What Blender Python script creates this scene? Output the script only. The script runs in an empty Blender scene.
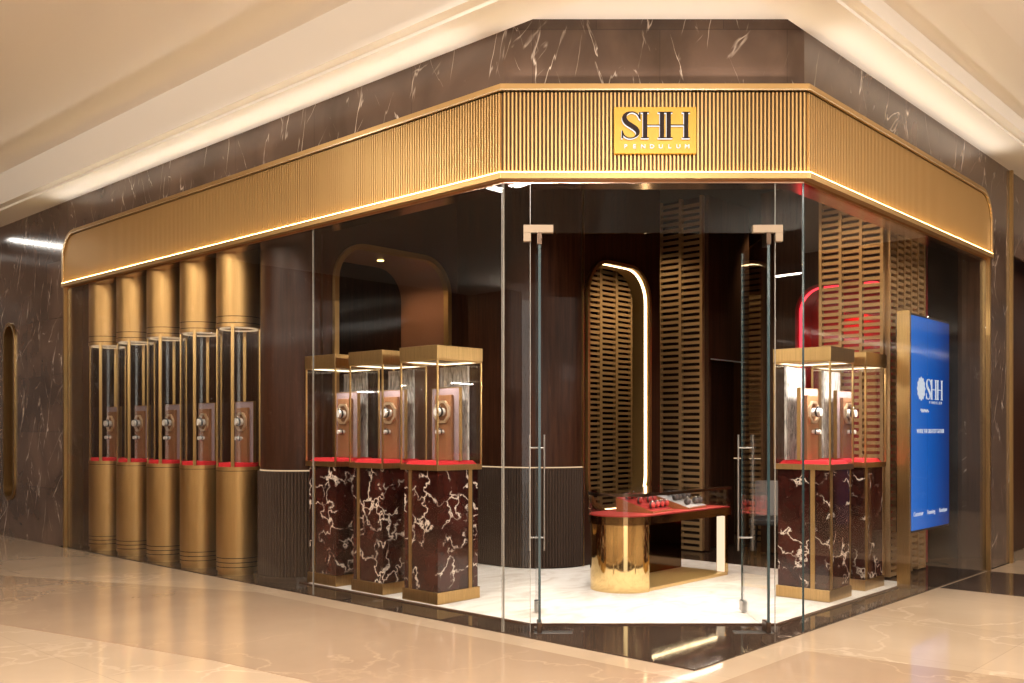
import bpy, bmesh, math, random
from math import sin, cos, pi, radians, sqrt, atan2
from mathutils import Vector, Matrix

S = bpy.context.scene
C = S.collection
random.seed(7)

# ------------------------------------------------------------------ frame of the place
# x runs along the right-hand facade (away from the corner), y along the left-hand facade,
# the shop lies in x>0, y>0; the mall hall in x<0 or y<0.  Units: metres.
UR = (0.678, 0.735); UL = (-0.735, 0.678); PC = (1.0705, 5.597)
EYE = 1.40
YC = 6.64                       # distance from the eye to the cut corner glass


def cam2w(X, Y):
    dx, dy = X - PC[0], Y - PC[1]
    return (dx * UR[0] + dy * UR[1], dx * UL[0] + dy * UL[1])


cam = bpy.data.cameras.new('camera')
cam_o = bpy.data.objects.new('camera', cam); C.objects.link(cam_o)
cx, cy = cam2w(0, 0)
cam_o.location = (cx, cy, EYE)
cam_o.rotation_euler = (pi / 2, 0, atan2(UL[1], UR[1]) - pi / 2)
cam.sensor_width = 36; cam.lens = 955 / 1024 * 36
cam.shift_y = 90.5 / 1024
cam.clip_start = 0.05; cam.clip_end = 200
S.camera = cam_o

# ------------------------------------------------------------------ world, exposure, main lights
w = bpy.data.worlds.new('hall_light'); S.world = w; w.use_nodes = True
w.node_tree.nodes['Background'].inputs[0].default_value = (1.0, 0.94, 0.86, 1)
w.node_tree.nodes['Background'].inputs[1].default_value = 2.3
S.view_settings.view_transform = 'Standard'; S.view_settings.look = 'None'
S.view_settings.gamma = 1; S.view_settings.use_curve_mapping = False
S.view_settings.exposure = 0.0
cyc = S.cycles
cyc.use_denoising = True
cyc.max_bounces = 12; cyc.transparent_max_bounces = 48; cyc.glossy_bounces = 6
cyc.sample_clamp_indirect = 6; cyc.caustics_reflective = False; cyc.caustics_refractive = False


def light(kind, name, loc, power, color=(1, .8, .58), size=.1, size_y=None, target=None, spot=None, blend=.6):
    l = bpy.data.lights.new(name, kind); l.energy = power; l.color = color
    if kind == 'AREA':
        l.shape = 'RECTANGLE' if size_y else 'DISK'
        l.size = size
        if size_y: l.size_y = size_y
    else:
        l.shadow_soft_size = size
    if spot: l.spot_size = radians(spot); l.spot_blend = blend
    o = bpy.data.objects.new(name, l); C.objects.link(o); o.location = loc
    if target:
        o.rotation_euler = (Vector(target) - Vector(loc)).to_track_quat('-Z', 'Y').to_euler()
    return o


WARM = (1, .82, .60)
# hall ceiling lights (behind and beside the camera)
for (x, y, p) in ((-2.6, 1.5, 210), (-2.9, 4.8, 130), (-1.0, 12.2, 55), (-2.0, -1.6, 230), (1.5, -3.0, 200), (4.6, -3.4, 130)):
    light('AREA', 'hall_ceiling_light', (x, y, 4.28), p, (1, .94, .85), 2.6, .16)
# lights inside the shop, set in its ceiling
for (x, y, p) in ((1.3, 1.6, 125), (1.9, 3.0, 80), (2.6, 1.3, 120), (3.4, 1.9, 85), (1.0, 3.0, 65), (1.5, 2.3, 50)):
    light('SPOT', 'shop_spotlight', (x, y, 4.1), p, (1, .93, .84), .04, target=(x, y, 0), spot=85, blend=.8)


# added linear lights above the gold fascia, brightening the white soffit
for (x, y, ln, rz) in ((-.03, 5.2, 7.0, 0), (3.45, -.03, 3.9, pi / 2)):
    o = light('AREA', 'added_soffit_light', (x, y, 3.85), 3.6 * ln / 4, (1, .90, .78), .03, ln)
    o.rotation_euler = Matrix(((0, 0, 1), (0, 1, 0), (-1, 0, 0))).to_euler()
    # emits along local -Z: tilt up and outwards
    o.rotation_euler = (Matrix.Rotation(rz, 3, 'Z') @ Matrix.Rotation(radians(152), 3, 'Y')).to_euler()
    o.data.spread = radians(100)

cc = cam2w(.97, YC - .04); oo = Vector((-UR[1], -UL[1], 0))
light('AREA', 'added_soffit_light', (cc[0], cc[1], 3.85), 3, (1, .90, .80), 1.9, .03, target=(cc[0] + oo.x * .5, cc[1] + oo.y * .5, 4.9))  # added light for the soffit over the entrance
# unseen lights added across the hall to brighten the ceiling
o = light('AREA', 'far_cove_light', (-10.6, 3, 4.1), 720, (1, .90, .76), .1, 16)
o.rotation_euler = (0, radians(180 + 35), 0)
o = light('AREA', 'far_cove_light', (3.5, -8.6, 4.1), 620, (1, .90, .76), 16, .1)
o.rotation_euler = (radians(180 - 35), 0, 0)

# ------------------------------------------------------------------ materials
def newmat(name):
    m = bpy.data.materials.new(name); m.use_nodes = True
    nt = m.node_tree; b = nt.nodes['Principled BSDF']
    return m, nt, b


def P(name, col, rough=.5, metal=0., spec=None, coat=0.):
    m, nt, b = newmat(name)
    b.inputs['Base Color'].default_value = (*col, 1); b.inputs['Roughness'].default_value = rough
    b.inputs['Metallic'].default_value = metal
    if spec is not None: b.inputs['Specular IOR Level'].default_value = spec
    b.inputs['Coat Weight'].default_value = coat
    return m


def N(nt, kind, **kw):
    n = nt.nodes.new(kind)
    for k, v in kw.items():
        if k.startswith('i_'): n.inputs[k[2:].replace('_', ' ')].default_value = v
        else: setattr(n, k, v)
    return n


def ramp(nt, src, stops):
    r = nt.nodes.new('ShaderNodeValToRGB'); e = r.color_ramp.elements
    while len(e) < len(stops): e.new(.5)
    for i, (p, c) in enumerate(stops):
        e[i].position = p; e[i].color = (*c, 1) if len(c) == 3 else c
    nt.links.new(src, r.inputs[0]); return r


def coords(nt, scale=(1, 1, 1), rot=(0, 0, 0), rand=False):
    tc = nt.nodes.new('ShaderNodeTexCoord'); mp = nt.nodes.new('ShaderNodeMapping')
    mp.inputs['Scale'].default_value = scale; mp.inputs['Rotation'].default_value = rot
    nt.links.new(tc.outputs['Object'], mp.inputs['Vector'])
    if rand:
        oi = nt.nodes.new('ShaderNodeObjectInfo'); ml = N(nt, 'ShaderNodeMath', operation='MULTIPLY')
        ml.inputs[1].default_value = 37.0; nt.links.new(oi.outputs['Random'], ml.inputs[0])
        nt.links.new(ml.outputs[0], mp.inputs['Location'])
    return mp.outputs[0]


def marble(name, base, base2, vein, scale, thr, rough=.12, mask=(.45, .6), distort=.35, rand=False, stretch=(1, 1, 1), rot=(0, 0, 0), tiles=None, big=0.):
    m, nt, b = newmat(name); L = nt.links
    v = coords(nt, stretch, rot, rand)
    n1 = N(nt, 'ShaderNodeTexNoise'); n1.inputs['Scale'].default_value = scale * .8; n1.inputs['Detail'].default_value = 6
    L.new(v, n1.inputs['Vector'])
    basec = ramp(nt, n1.outputs['Fac'], [(.3, base), (.7, base2)])
    # distorted voronoi edges make the veins
    mx = N(nt, 'ShaderNodeVectorMath', operation='SCALE'); mx.inputs['Scale'].default_value = distort
    n2 = N(nt, 'ShaderNodeTexNoise'); n2.inputs['Scale'].default_value = scale * 2.2; n2.inputs['Detail'].default_value = 5
    L.new(v, n2.inputs['Vector']); L.new(n2.outputs['Color'], mx.inputs[0])
    ad = N(nt, 'ShaderNodeVectorMath', operation='ADD'); L.new(v, ad.inputs[0]); L.new(mx.outputs[0], ad.inputs[1])
    vo = N(nt, 'ShaderNodeTexVoronoi', feature='DISTANCE_TO_EDGE'); vo.inputs['Scale'].default_value = scale
    L.new(ad.outputs[0], vo.inputs['Vector'])
    vr = ramp(nt, vo.outputs['Distance'], [(0, (1, 1, 1)), (thr, (.0, .0, .0))])
    n3 = N(nt, 'ShaderNodeTexNoise'); n3.inputs['Scale'].default_value = scale * .9; n3.inputs['Detail'].default_value = 3
    L.new(ad.outputs[0], n3.inputs['Vector'])
    mr = ramp(nt, n3.outputs['Fac'], [(mask[0], (0, 0, 0)), (mask[1], (1, 1, 1))])
    mu = N(nt, 'ShaderNodeMath', operation='MULTIPLY'); L.new(vr.outputs[0], mu.inputs[0]); L.new(mr.outputs[0], mu.inputs[1])
    mix = N(nt, 'ShaderNodeMix', data_type='RGBA'); L.new(mu.outputs[0], mix.inputs['Factor'])
    L.new(basec.outputs[0], mix.inputs['A']); mix.inputs['B'].default_value = (*vein, 1)
    out = mix.outputs['Result']
    if tiles:
        # large slabs of slightly different tone with thin joints
        br = N(nt, 'ShaderNodeTexBrick'); br.offset = tiles[2]
        br.inputs['Scale'].default_value = 1; br.inputs['Brick Width'].default_value = tiles[0]; br.inputs['Row Height'].default_value = tiles[1]
        br.inputs['Mortar Size'].default_value = .0035; br.inputs['Mortar Smooth'].default_value = 0
        br.inputs['Color1'].default_value = (.75, .75, .75, 1); br.inputs['Color2'].default_value = (1.1, 1.1, 1.1, 1); br.inputs['Mortar'].default_value = (.4, .4, .4, 1)
        tc = nt.nodes.new('ShaderNodeTexCoord'); sp = nt.nodes.new('ShaderNodeSeparateXYZ'); L.new(tc.outputs['Object'], sp.inputs[0])
        cb = nt.nodes.new('ShaderNodeCombineXYZ')
        if tiles[3] == 'wall':
            sm = N(nt, 'ShaderNodeMath', operation='SUBTRACT'); L.new(sp.outputs['Y'], sm.inputs[0]); L.new(sp.outputs['X'], sm.inputs[1])
            L.new(sm.outputs[0], cb.inputs['X']); L.new(sp.outputs['Z'], cb.inputs['Y'])
        else:
            L.new(sp.outputs['X'], cb.inputs['X']); L.new(sp.outputs['Y'], cb.inputs['Y'])
        L.new(cb.outputs[0], br.inputs['Vector'])
        m2 = N(nt, 'ShaderNodeMix', data_type='RGBA', blend_type='MULTIPLY'); m2.inputs['Factor'].default_value = tiles[4]
        L.new(out, m2.inputs['A']); L.new(br.outputs['Color'], m2.inputs['B']); out = m2.outputs['Result']
    L.new(out, b.inputs['Base Color']); b.inputs['Roughness'].default_value = rough
    return m


def wallmarble():
    m, nt, b = newmat('brown_wall_marble'); L = nt.links
    tc = nt.nodes.new('ShaderNodeTexCoord'); sp = nt.nodes.new('ShaderNodeSeparateXYZ'); L.new(tc.outputs['Object'], sp.inputs[0])
    sm = N(nt, 'ShaderNodeMath', operation='SUBTRACT'); L.new(sp.outputs['Y'], sm.inputs[0]); L.new(sp.outputs['X'], sm.inputs[1])
    cb = nt.nodes.new('ShaderNodeCombineXYZ'); L.new(sm.outputs[0], cb.inputs['X']); L.new(sp.outputs['Z'], cb.inputs['Y'])
    n1 = N(nt, 'ShaderNodeTexNoise'); n1.inputs['Scale'].default_value = 1.3; n1.inputs['Detail'].default_value = 6; n1.inputs['Distortion'].default_value = .8
    L.new(cb.outputs[0], n1.inputs['Vector'])
    base = ramp(nt, n1.outputs['Fac'], [(.3, (.060, .036, .025)), (.72, (.135, .085, .062))]); out = base.outputs[0]
    for k_, (rot, sc, nsc, thr, mk) in enumerate(((.28, (3.2, .55), 1.5, .010, (.54, .66)), (-.45, (3.6, .6), 1.9, .008, (.56, .68)), (.9, (2.4, .5), 1.2, .006, (.58, .7)))):
        mp = nt.nodes.new('ShaderNodeMapping'); mp.vector_type = 'TEXTURE'
        mp.inputs['Rotation'].default_value = (0, 0, rot); mp.inputs['Scale'].default_value = (1 / sc[0], 1 / sc[1], 1); mp.inputs['Location'].default_value = (k_ * 3.7, k_ * 1.9, 0)
        L.new(cb.outputs[0], mp.inputs['Vector'])
        nz = N(nt, 'ShaderNodeTexNoise'); nz.inputs['Scale'].default_value = nsc; nz.inputs['Detail'].default_value = 4; nz.inputs['Roughness'].default_value = .45
        L.new(mp.outputs[0], nz.inputs['Vector'])
        a = N(nt, 'ShaderNodeMath', operation='SUBTRACT'); a.inputs[1].default_value = .5; L.new(nz.outputs['Fac'], a.inputs[0])
        ab = N(nt, 'ShaderNodeMath', operation='ABSOLUTE'); L.new(a.outputs[0], ab.inputs[0])
        v = ramp(nt, ab.outputs[0], [(0, (1, 1, 1)), (thr, (0, 0, 0))])
        n3 = N(nt, 'ShaderNodeTexNoise'); n3.inputs['Scale'].default_value = 2.3; n3.inputs['Detail'].default_value = 3; L.new(mp.outputs[0], n3.inputs['Vector'])
        mr = ramp(nt, n3.outputs['Fac'], [(mk[0], (0, 0, 0)), (mk[1], (1, 1, 1))])
        mu = N(nt, 'ShaderNodeMath', operation='MULTIPLY'); L.new(v.outputs[0], mu.inputs[0]); L.new(mr.outputs[0], mu.inputs[1])
        mx = N(nt, 'ShaderNodeMix', data_type='RGBA'); L.new(mu.outputs[0], mx.inputs['Factor']); L.new(out, mx.inputs['A']); mx.inputs['B'].default_value = (.72, .60, .50, 1); out = mx.outputs['Result']
    br = N(nt, 'ShaderNodeTexBrick'); br.offset = .5; br.inputs['Scale'].default_value = 1; br.inputs['Brick Width'].default_value = 1.25; br.inputs['Row Height'].default_value = .7
    br.inputs['Mortar Size'].default_value = .003; br.inputs['Mortar Smooth'].default_value = 0
    br.inputs['Color1'].default_value = (.7, .7, .7, 1); br.inputs['Color2'].default_value = (1.15, 1.15, 1.15, 1); br.inputs['Mortar'].default_value = (.35, .35, .35, 1)
    L.new(cb.outputs[0], br.inputs['Vector'])
    m2 = N(nt, 'ShaderNodeMix', data_type='RGBA', blend_type='MULTIPLY'); m2.inputs['Factor'].default_value = .55; L.new(out, m2.inputs['A']); L.new(br.outputs['Color'], m2.inputs['B'])
    L.new(m2.outputs['Result'], b.inputs['Base Color']); b.inputs['Roughness'].default_value = .13
    return m


def brushed(name, col, rough=.3, vert=True, amt=.25):
    m, nt, b = newmat(name); L = nt.links
    v = coords(nt, (60, 60, 1.2) if vert else (1.5, 1.5, 70))
    n = N(nt, 'ShaderNodeTexNoise'); n.inputs['Scale'].default_value = 3; n.inputs['Detail'].default_value = 3; L.new(v, n.inputs['Vector'])
    r = ramp(nt, n.outputs['Fac'], [(.3, tuple(c * (1 - amt) for c in col)), (.7, col)]); L.new(r.outputs[0], b.inputs['Base Color'])
    b.inputs['Metallic'].default_value = 1; b.inputs['Roughness'].default_value = rough
    return m


def wood(name, c1, c2, rough=.3):
    m, nt, b = newmat(name); L = nt.links
    v = coords(nt, (9, 9, .5)); n = N(nt, 'ShaderNodeTexNoise'); n.inputs['Scale'].default_value = 3; n.inputs['Detail'].default_value = 8
    n.inputs['Roughness'].default_value = .65; L.new(v, n.inputs['Vector'])
    r = ramp(nt, n.outputs['Fac'], [(.3, c1), (.72, c2)]); L.new(r.outputs[0], b.inputs['Base Color'])
    b.inputs['Roughness'].default_value = rough; b.inputs['Specular IOR Level'].default_value = .22; return m


def glassmat(name, tint=(.97, .98, .97), ior=1.5, rough=0., boost=0.):
    m = bpy.data.materials.new(name); m.use_nodes = True; nt = m.node_tree; nt.nodes.clear(); L = nt.links
    o = nt.nodes.new('ShaderNodeOutputMaterial'); t = nt.nodes.new('ShaderNodeBsdfTransparent'); t.inputs[0].default_value = (*tint, 1)
    g = nt.nodes.new('ShaderNodeBsdfGlossy'); g.inputs['Roughness'].default_value = rough; g.inputs[0].default_value = (1, 1, 1, 1)
    f = nt.nodes.new('ShaderNodeFresnel'); f.inputs[0].default_value = ior; mx = nt.nodes.new('ShaderNodeMixShader')
    ge = nt.nodes.new('ShaderNodeNewGeometry'); mi = N(nt, 'ShaderNodeMix', data_type='FLOAT')
    L.new(ge.outputs['Backfacing'], mi.inputs['Factor']); mi.inputs['A'].default_value = ior; mi.inputs['B'].default_value = 1 / ior; L.new(mi.outputs['Result'], f.inputs[0])
    L.new(f.outputs[0], mx.inputs[0]); L.new(t.outputs[0], mx.inputs[1]); L.new(g.outputs[0], mx.inputs[2]); L.new(mx.outputs[0], o.inputs[0])
    return m


def emit(name, col, strength):
    m = bpy.data.materials.new(name); m.use_nodes = True; nt = m.node_tree; nt.nodes.clear()
    o = nt.nodes.new('ShaderNodeOutputMaterial'); e = nt.nodes.new('ShaderNodeEmission'); e.inputs[0].default_value = (*col, 1); e.inputs[1].default_value = strength
    nt.links.new(e.outputs[0], o.inputs[0]); return m


M = {}
M['ceil'] = P('painted_ceiling', (.90, .86, .81), .85)
M['ceil_white'] = P('white_painted_soffit', (.95, .92, .87), .8)
M['floor'] = marble('cream_marble_floor', (.44, .315, .205), (.53, .39, .265), (.62, .46, .32), 1.1, .03, .07, (.45, .7), .9, stretch=(1, 1, 1), tiles=(1.2, 1.2, 0, 'floor', .25))
M['floor_tan'] = marble('tan_marble_floor', (.34, .225, .145), (.41, .285, .185), (.47, .33, .21), 1.2, .03, .07, (.45, .7), .9)
M['floor_dark'] = marble('dark_brown_marble_floor', (.035, .022, .016), (.075, .048, .033), (.55, .45, .36), 1.6, .012, .06, (.58, .7), .8)
M['shopfloor'] = marble('dark_shop_floor', (.035, .022, .017), (.06, .038, .028), (.3, .24, .2), 1.5, .008, .15, (.6, .7), .8)
M['wallmarble'] = wallmarble()
M['redmarble'] = marble('dark_red_marble', (.012, .003, .003), (.060, .012, .008), (.85, .72, .62), 5.0, .045, .1, (.46, .56), .22, rand=True)
M['brass'] = brushed('brushed_brass', (.62, .40, .17), .3)
M['lattice'] = P('antique_gold_lattice', (.50, .31, .15), .5, .6)
M['brass_drum'] = brushed('satin_brass_drum', (.56, .34, .135), .42, amt=.15)
M['brass_pol'] = P('polished_brass', (.83, .60, .28), .06, 1)
M['bronze'] = P('dark_bronze', (.13, .085, .06), .3, 1)
M['bronze_soffit'] = P('polished_bronze_soffit', (.62, .42, .32), .15, 1)
M['fascia'] = P('gold_fascia_metal', (.58, .355, .135), .4, .6)
M['trim'] = P('gold_trim_metal', (.46, .285, .115), .45, 1)
M['fascia_back'] = P('fascia_gap_shade', (.10, .055, .025), .5, .5)  # dark tone deepens the shade in the gaps between ribs
M['wood'] = wood('dark_walnut', (.017, .0055, .003), (.062, .022, .010), .34)
M['wood_b'] = wood('brown_walnut', (.035, .015, .008), (.09, .04, .02), .42)
M['flute'] = P('dark_fluted_bronze', (.058, .036, .026), .5, .2, .2)
M['dark'] = P('near_black', (.012, .009, .008), .8, 0, .2)
M['carpet'] = None
M['post'] = P('bright_brass_post', (.72, .47, .20), .3, 1)
M['glass'] = glassmat('clear_glass', (.97, .97, .96), 1.27)
M['glass_case'] = glassmat('case_glass', (.975, .975, .97), 1.36)
M['glass_edge'] = P('green_glass_edge', (.025, .05, .055), .2, 0, 1)
M['glass_edge_l'] = P('pale_glass_edge', (.34, .31, .27), .2, 0, 1)
M['red'] = P('red_velvet', (.62, .012, .02), .8)
M['red_lac'] = P('red_lacquer', (.35, .008, .015), .45)
M['mauve'] = P('mauve_suede', (.30, .22, .24), .7)
M['tanboard'] = P('copper_brown_board', (.30, .135, .062), .45, .2)
M['silver'] = P('polished_steel', (.82, .82, .84), .15, 1)
M['white'] = P('white_leather', (.85, .80, .76), .4)
M['black'] = P('black_leather', (.02, .018, .018), .4)
M['steel'] = P('brushed_steel', (.42, .40, .38), .35, 1)
M['champagne'] = P('champagne_metal_fitting', (.34, .25, .17), .5, .4)
M['led'] = emit('led_strip', (1, .68, .25), 26)
M['led_w'] = emit('warm_white_led', (1, .80, .52), 9)
M['led_case'] = emit('case_led', (1, .86, .64), 4)
M['led_red'] = emit('red_led', (1, .04, .06), 3)
M['led_dim'] = emit('wainscot_led', (1, .70, .42), .8)
M['lamp'] = emit('lamp_face', (1, .72, .25), 6)
M['sign_gold'] = P('sign_gold_plate', (.52, .29, .025), .4, .3)
M['sign_dark'] = P('dark_brown_letter', (.022, .011, .010), .5, 0, .15)
M['sign_white'] = emit('lit_letter_side', (1, .95, .93), 1.25)
M['trayred'] = P('red_leather_tray', (.36, .03, .025), .5)
M['traygrey'] = P('grey_suede_tray', (.42, .40, .40), .6)
M['traywood'] = P('copper_tray_side', (.26, .09, .03), .4)
M['cush_dark'] = P('charcoal_cushion', (.07, .06, .06), .5)
M['grey_fab'] = P('grey_chair_fabric', (.33, .31, .31), .8)
M['navy'] = P('navy_glass_dark', (.006, .009, .022), .2)


def carpet():
    m, nt, b = newmat('cream_carpet'); L = nt.links
    v = coords(nt, (1, 1.6, 1)); n = N(nt, 'ShaderNodeTexNoise'); n.inputs['Scale'].default_value = 2.6; n.inputs['Detail'].default_value = 7; n.inputs['Distortion'].default_value = 1.5
    L.new(v, n.inputs['Vector'])
    r = ramp(nt, n.outputs['Fac'], [(.3, (.66, .58, .51)), (.5, (.78, .72, .66)), (.7, (.84, .79, .74))]); L.new(r.outputs[0], b.inputs['Base Color'])
    b.inputs['Roughness'].default_value = 1
    n2 = N(nt, 'ShaderNodeTexNoise'); n2.inputs['Scale'].default_value = 220; L.new(v, n2.inputs['Vector'])
    bp = nt.nodes.new('ShaderNodeBump'); bp.inputs['Strength'].default_value = .4; bp.inputs['Distance'].default_value = .01
    L.new(n2.outputs['Fac'], bp.inputs['Height']); L.new(bp.outputs[0], b.inputs['Normal']); return m


M['carpet'] = carpet()


def wavy():
    m = bpy.data.materials.new('wavy_cast_glass'); m.use_nodes = True; nt = m.node_tree; nt.nodes.clear(); L = nt.links
    o = nt.nodes.new('ShaderNodeOutputMaterial'); t = nt.nodes.new('ShaderNodeBsdfTransparent'); t.inputs[0].default_value = (.95, .94, .93, 1)
    p = nt.nodes.new('ShaderNodeBsdfPrincipled'); p.inputs['Base Color'].default_value = (.85, .80, .77, 1); p.inputs['Roughness'].default_value = .15
    v = coords(nt, (14, 14, 3.2)); n = N(nt, 'ShaderNodeTexNoise'); n.inputs['Scale'].default_value = 2.2; n.inputs['Detail'].default_value = 3; n.inputs['Distortion'].default_value = 1.2
    L.new(v, n.inputs['Vector'])
    bp = nt.nodes.new('ShaderNodeBump'); bp.inputs['Strength'].default_value = 1; bp.inputs['Distance'].default_value = .03
    L.new(n.outputs['Fac'], bp.inputs['Height']); L.new(bp.outputs[0], p.inputs['Normal'])
    r = ramp(nt, n.outputs['Fac'], [(.36, (.3, .3, .3)), (.6, (.9, .9, .9))])
    mx = nt.nodes.new('ShaderNodeMixShader'); L.new(r.outputs[0], mx.inputs[0]); L.new(t.outputs[0], mx.inputs[1]); L.new(p.outputs[0], mx.inputs[2]); L.new(mx.outputs[0], o.inputs[0])
    return m


M['wavy'] = wavy()


def screenmat():
    m = bpy.data.materials.new('blue_screen'); m.use_nodes = True; nt = m.node_tree; nt.nodes.clear(); L = nt.links
    o = nt.nodes.new('ShaderNodeOutputMaterial'); e = nt.nodes.new('ShaderNodeEmission'); e.inputs[1].default_value = .85
    v = coords(nt, (1, 1, 1)); sp = nt.nodes.new('ShaderNodeSeparateXYZ'); L.new(v, sp.inputs[0])
    r = ramp(nt, sp.outputs['X'], [(0, (.05, .23, .82)), (.45, (.008, .14, .64)), (.95, (.004, .04, .24))])
    L.new(r.outputs[0], e.inputs[0]); L.new(e.outputs[0], o.inputs[0]); return m


M['screen'] = screenmat()
M['screen_txt'] = emit('screen_white', (.85, .9, 1), .95)


# ------------------------------------------------------------------ mesh helpers
class G:
    def __init__(s): s.v = []; s.f = []; s.sm = []; s.T = Matrix.Identity(4)

    def add(s, vs, fs, smooth=False):
        k = len(s.v); s.v += [tuple(s.T @ Vector(p)) for p in vs]
        for f in fs: s.f.append([i + k for i in f]); s.sm.append(smooth)
        return s

    def box(s, x0, x1, y0, y1, z0, z1):
        return s.add([(x0, y0, z0), (x1, y0, z0), (x1, y1, z0), (x0, y1, z0), (x0, y0, z1), (x1, y0, z1), (x1, y1, z1), (x0, y1, z1)],
                     [(0, 3, 2, 1), (4, 5, 6, 7), (0, 1, 5, 4), (1, 2, 6, 5), (2, 3, 7, 6), (3, 0, 4, 7)])

    def prism(s, poly, z0, z1, smooth=False):
        n = len(poly)
        s.add([(x, y, z0) for x, y in poly] + [(x, y, z1) for x, y in poly], [(i, (i + 1) % n, n + (i + 1) % n, n + i) for i in range(n)], smooth)
        s.add([(x, y, z0) for x, y in poly], [tuple(range(n))[::-1]]); s.add([(x, y, z1) for x, y in poly], [tuple(range(n))])
        return s

    def cyl(s, x, y, r, z0, z1, n=48, r1=None):
        r1 = r if r1 is None else r1
        a = [2 * pi * i / n for i in range(n)]
        lo = [(x + r * cos(t), y + r * sin(t), z0) for t in a]; hi = [(x + r1 * cos(t), y + r1 * sin(t), z1) for t in a]
        s.add(lo + hi, [(i, (i + 1) % n, n + (i + 1) % n, n + i) for i in range(n)], True)
        s.add(lo, [tuple(range(n))[::-1]]); s.add(hi, [tuple(range(n))]); return s

    def lathe(s, x, y, prof, n=48):   # prof: (r,z) pairs, closed at ends
        for (r0, z0), (r1, z1) in zip(prof, prof[1:]):
            a = [2 * pi * i / n for i in range(n)]
            s.add([(x + r0 * cos(t), y + r0 * sin(t), z0) for t in a] + [(x + r1 * cos(t), y + r1 * sin(t), z1) for t in a],
                  [(i, (i + 1) % n, n + (i + 1) % n, n + i) for i in range(n)], abs(z1 - z0) > 1e-6)
        for k, (r, z) in ((0, prof[0]), (1, prof[-1])):
            pts = [(x + r * cos(2 * pi * i / n), y + r * sin(2 * pi * i / n), z) for i in range(n)]
            s.add(pts, [tuple(range(n)) if k else tuple(range(n))[::-1]])
        return s

    def pipe(s, x, y, ro, ri, z0, z1, n=48):
        a = [2 * pi * i / n for i in range(n)]
        c = [[(x + r * cos(t), y + r * sin(t), z) for t in a] for r, z in ((ro, z0), (ro, z1), (ri, z1), (ri, z0))]
        for k in range(4):
            s.add(c[k] + c[(k + 1) % 4], [(i, (i + 1) % n, n + (i + 1) % n, n + i) for i in range(n)], k in (0, 2))
        return s

    def tube(s, pts, r, n=10, closed=False):
        P_ = [Vector(p) for p in pts]; m = len(P_); rings = []
        for i, p in enumerate(P_):
            a = P_[(i - 1) % m] if (closed or i > 0) else p; b = P_[(i + 1) % m] if (closed or i < m - 1) else p
            t = (b - a).normalized(); u = t.cross(Vector((0, 0, 1)))
            if u.length < 1e-3: u = t.cross(Vector((1, 0, 0)))
            u.normalize(); v = t.cross(u)
            rings.append([p + r * (cos(2 * pi * k / n) * u + sin(2 * pi * k / n) * v) for k in range(n)])
        vs = [tuple(q) for rg in rings for q in rg]; fs = []
        for i in range(m if closed else m - 1):
            j = (i + 1) % m
            for k in range(n): fs.append((i * n + k, i * n + (k + 1) % n, j * n + (k + 1) % n, j * n + k))
        s.add(vs, fs, True)
        if not closed: s.add([tuple(q) for q in rings[0]], [tuple(range(n))]); s.add([tuple(q) for q in rings[-1]], [tuple(range(n))[::-1]])
        return s

    def strip(s, outer, inner, z0, z1, smooth=False):   # closed wall between two equal open polylines
        n = len(outer)
        ls = []
        for pl, z in ((outer, z0), (outer, z1), (inner, z1), (inner, z0)): ls.append([(x, y, z) for x, y in pl])
        for k in range(4):
            s.add(ls[k] + ls[(k + 1) % 4], [(i, i + 1, n + i + 1, n + i) for i in range(n - 1)], smooth and k in (0, 2))
        for e in (0, n - 1): s.add([ls[0][e], ls[1][e], ls[2][e], ls[3][e]], [(0, 1, 2, 3)])
        return s

    def build(s, name, mat, parent=None, bevel=0, seg=2):
        me = bpy.data.meshes.new(name); me.from_pydata(s.v, [], s.f); me.validate()
        bm = bmesh.new(); bm.from_mesh(me)
        bm.normal_update()
        bmesh.ops.recalc_face_normals(bm, faces=bm.faces); bm.to_mesh(me); bm.free()
        if len(me.polygons) == len(s.sm): me.polygons.foreach_set('use_smooth', s.sm)
        me.materials.append(mat)
        o = bpy.data.objects.new(name, me); C.objects.link(o)
        if parent: o.parent = parent
        if bevel:
            b = o.modifiers.new('bevel', 'BEVEL'); b.width = bevel; b.segments = seg; b.limit_method = 'ANGLE'
        return o


def empty(name, loc=(0, 0, 0), rz=0):
    o = bpy.data.objects.new(name, None); C.objects.link(o); o.location = loc; o.rotation_euler = (0, 0, rz); o.empty_display_size = .1
    return o


def tag(o, label=None, cat=None, group=None, kind=None):
    if label: o['label'] = label
    if cat: o['category'] = cat
    if group: o['group'] = group
    if kind: o['kind'] = kind
    return o


def struct(o, label=None, cat=None):
    o['kind'] = 'structure'
    if label: o['label'] = label
    if cat: o['category'] = cat
    return o


def copy_tree(o, parent=None):
    c = o.copy(); C.objects.link(c)
    if parent: c.parent = parent
    for ch in o.children: copy_tree(ch, c)
    return c


def frame_mat(origin, u, v, wv):   # local x->u, y->v, z->wv
    return Matrix(((u[0], v[0], wv[0], origin[0]), (u[1], v[1], wv[1], origin[1]), (u[2], v[2], wv[2], origin[2]), (0, 0, 0, 1)))


# world points of the shop front line at a given offset d outside the glass line
def corner(d):
    y_c = YC - d
    # x=-d on the left line; Y = PC1 + .735x + .678y
    A = (-d, (y_c - PC[1] + .735 * d) / .678)
    B = ((y_c - PC[1] + .678 * d) / .735, -d)
    return A, B


YEND = 8.82; XEND = 5.516


def front_path(d, yend=YEND, xend=XEND):
    A, B = corner(d)
    return [(-d, yend), A, B, (xend, -d)]


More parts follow.
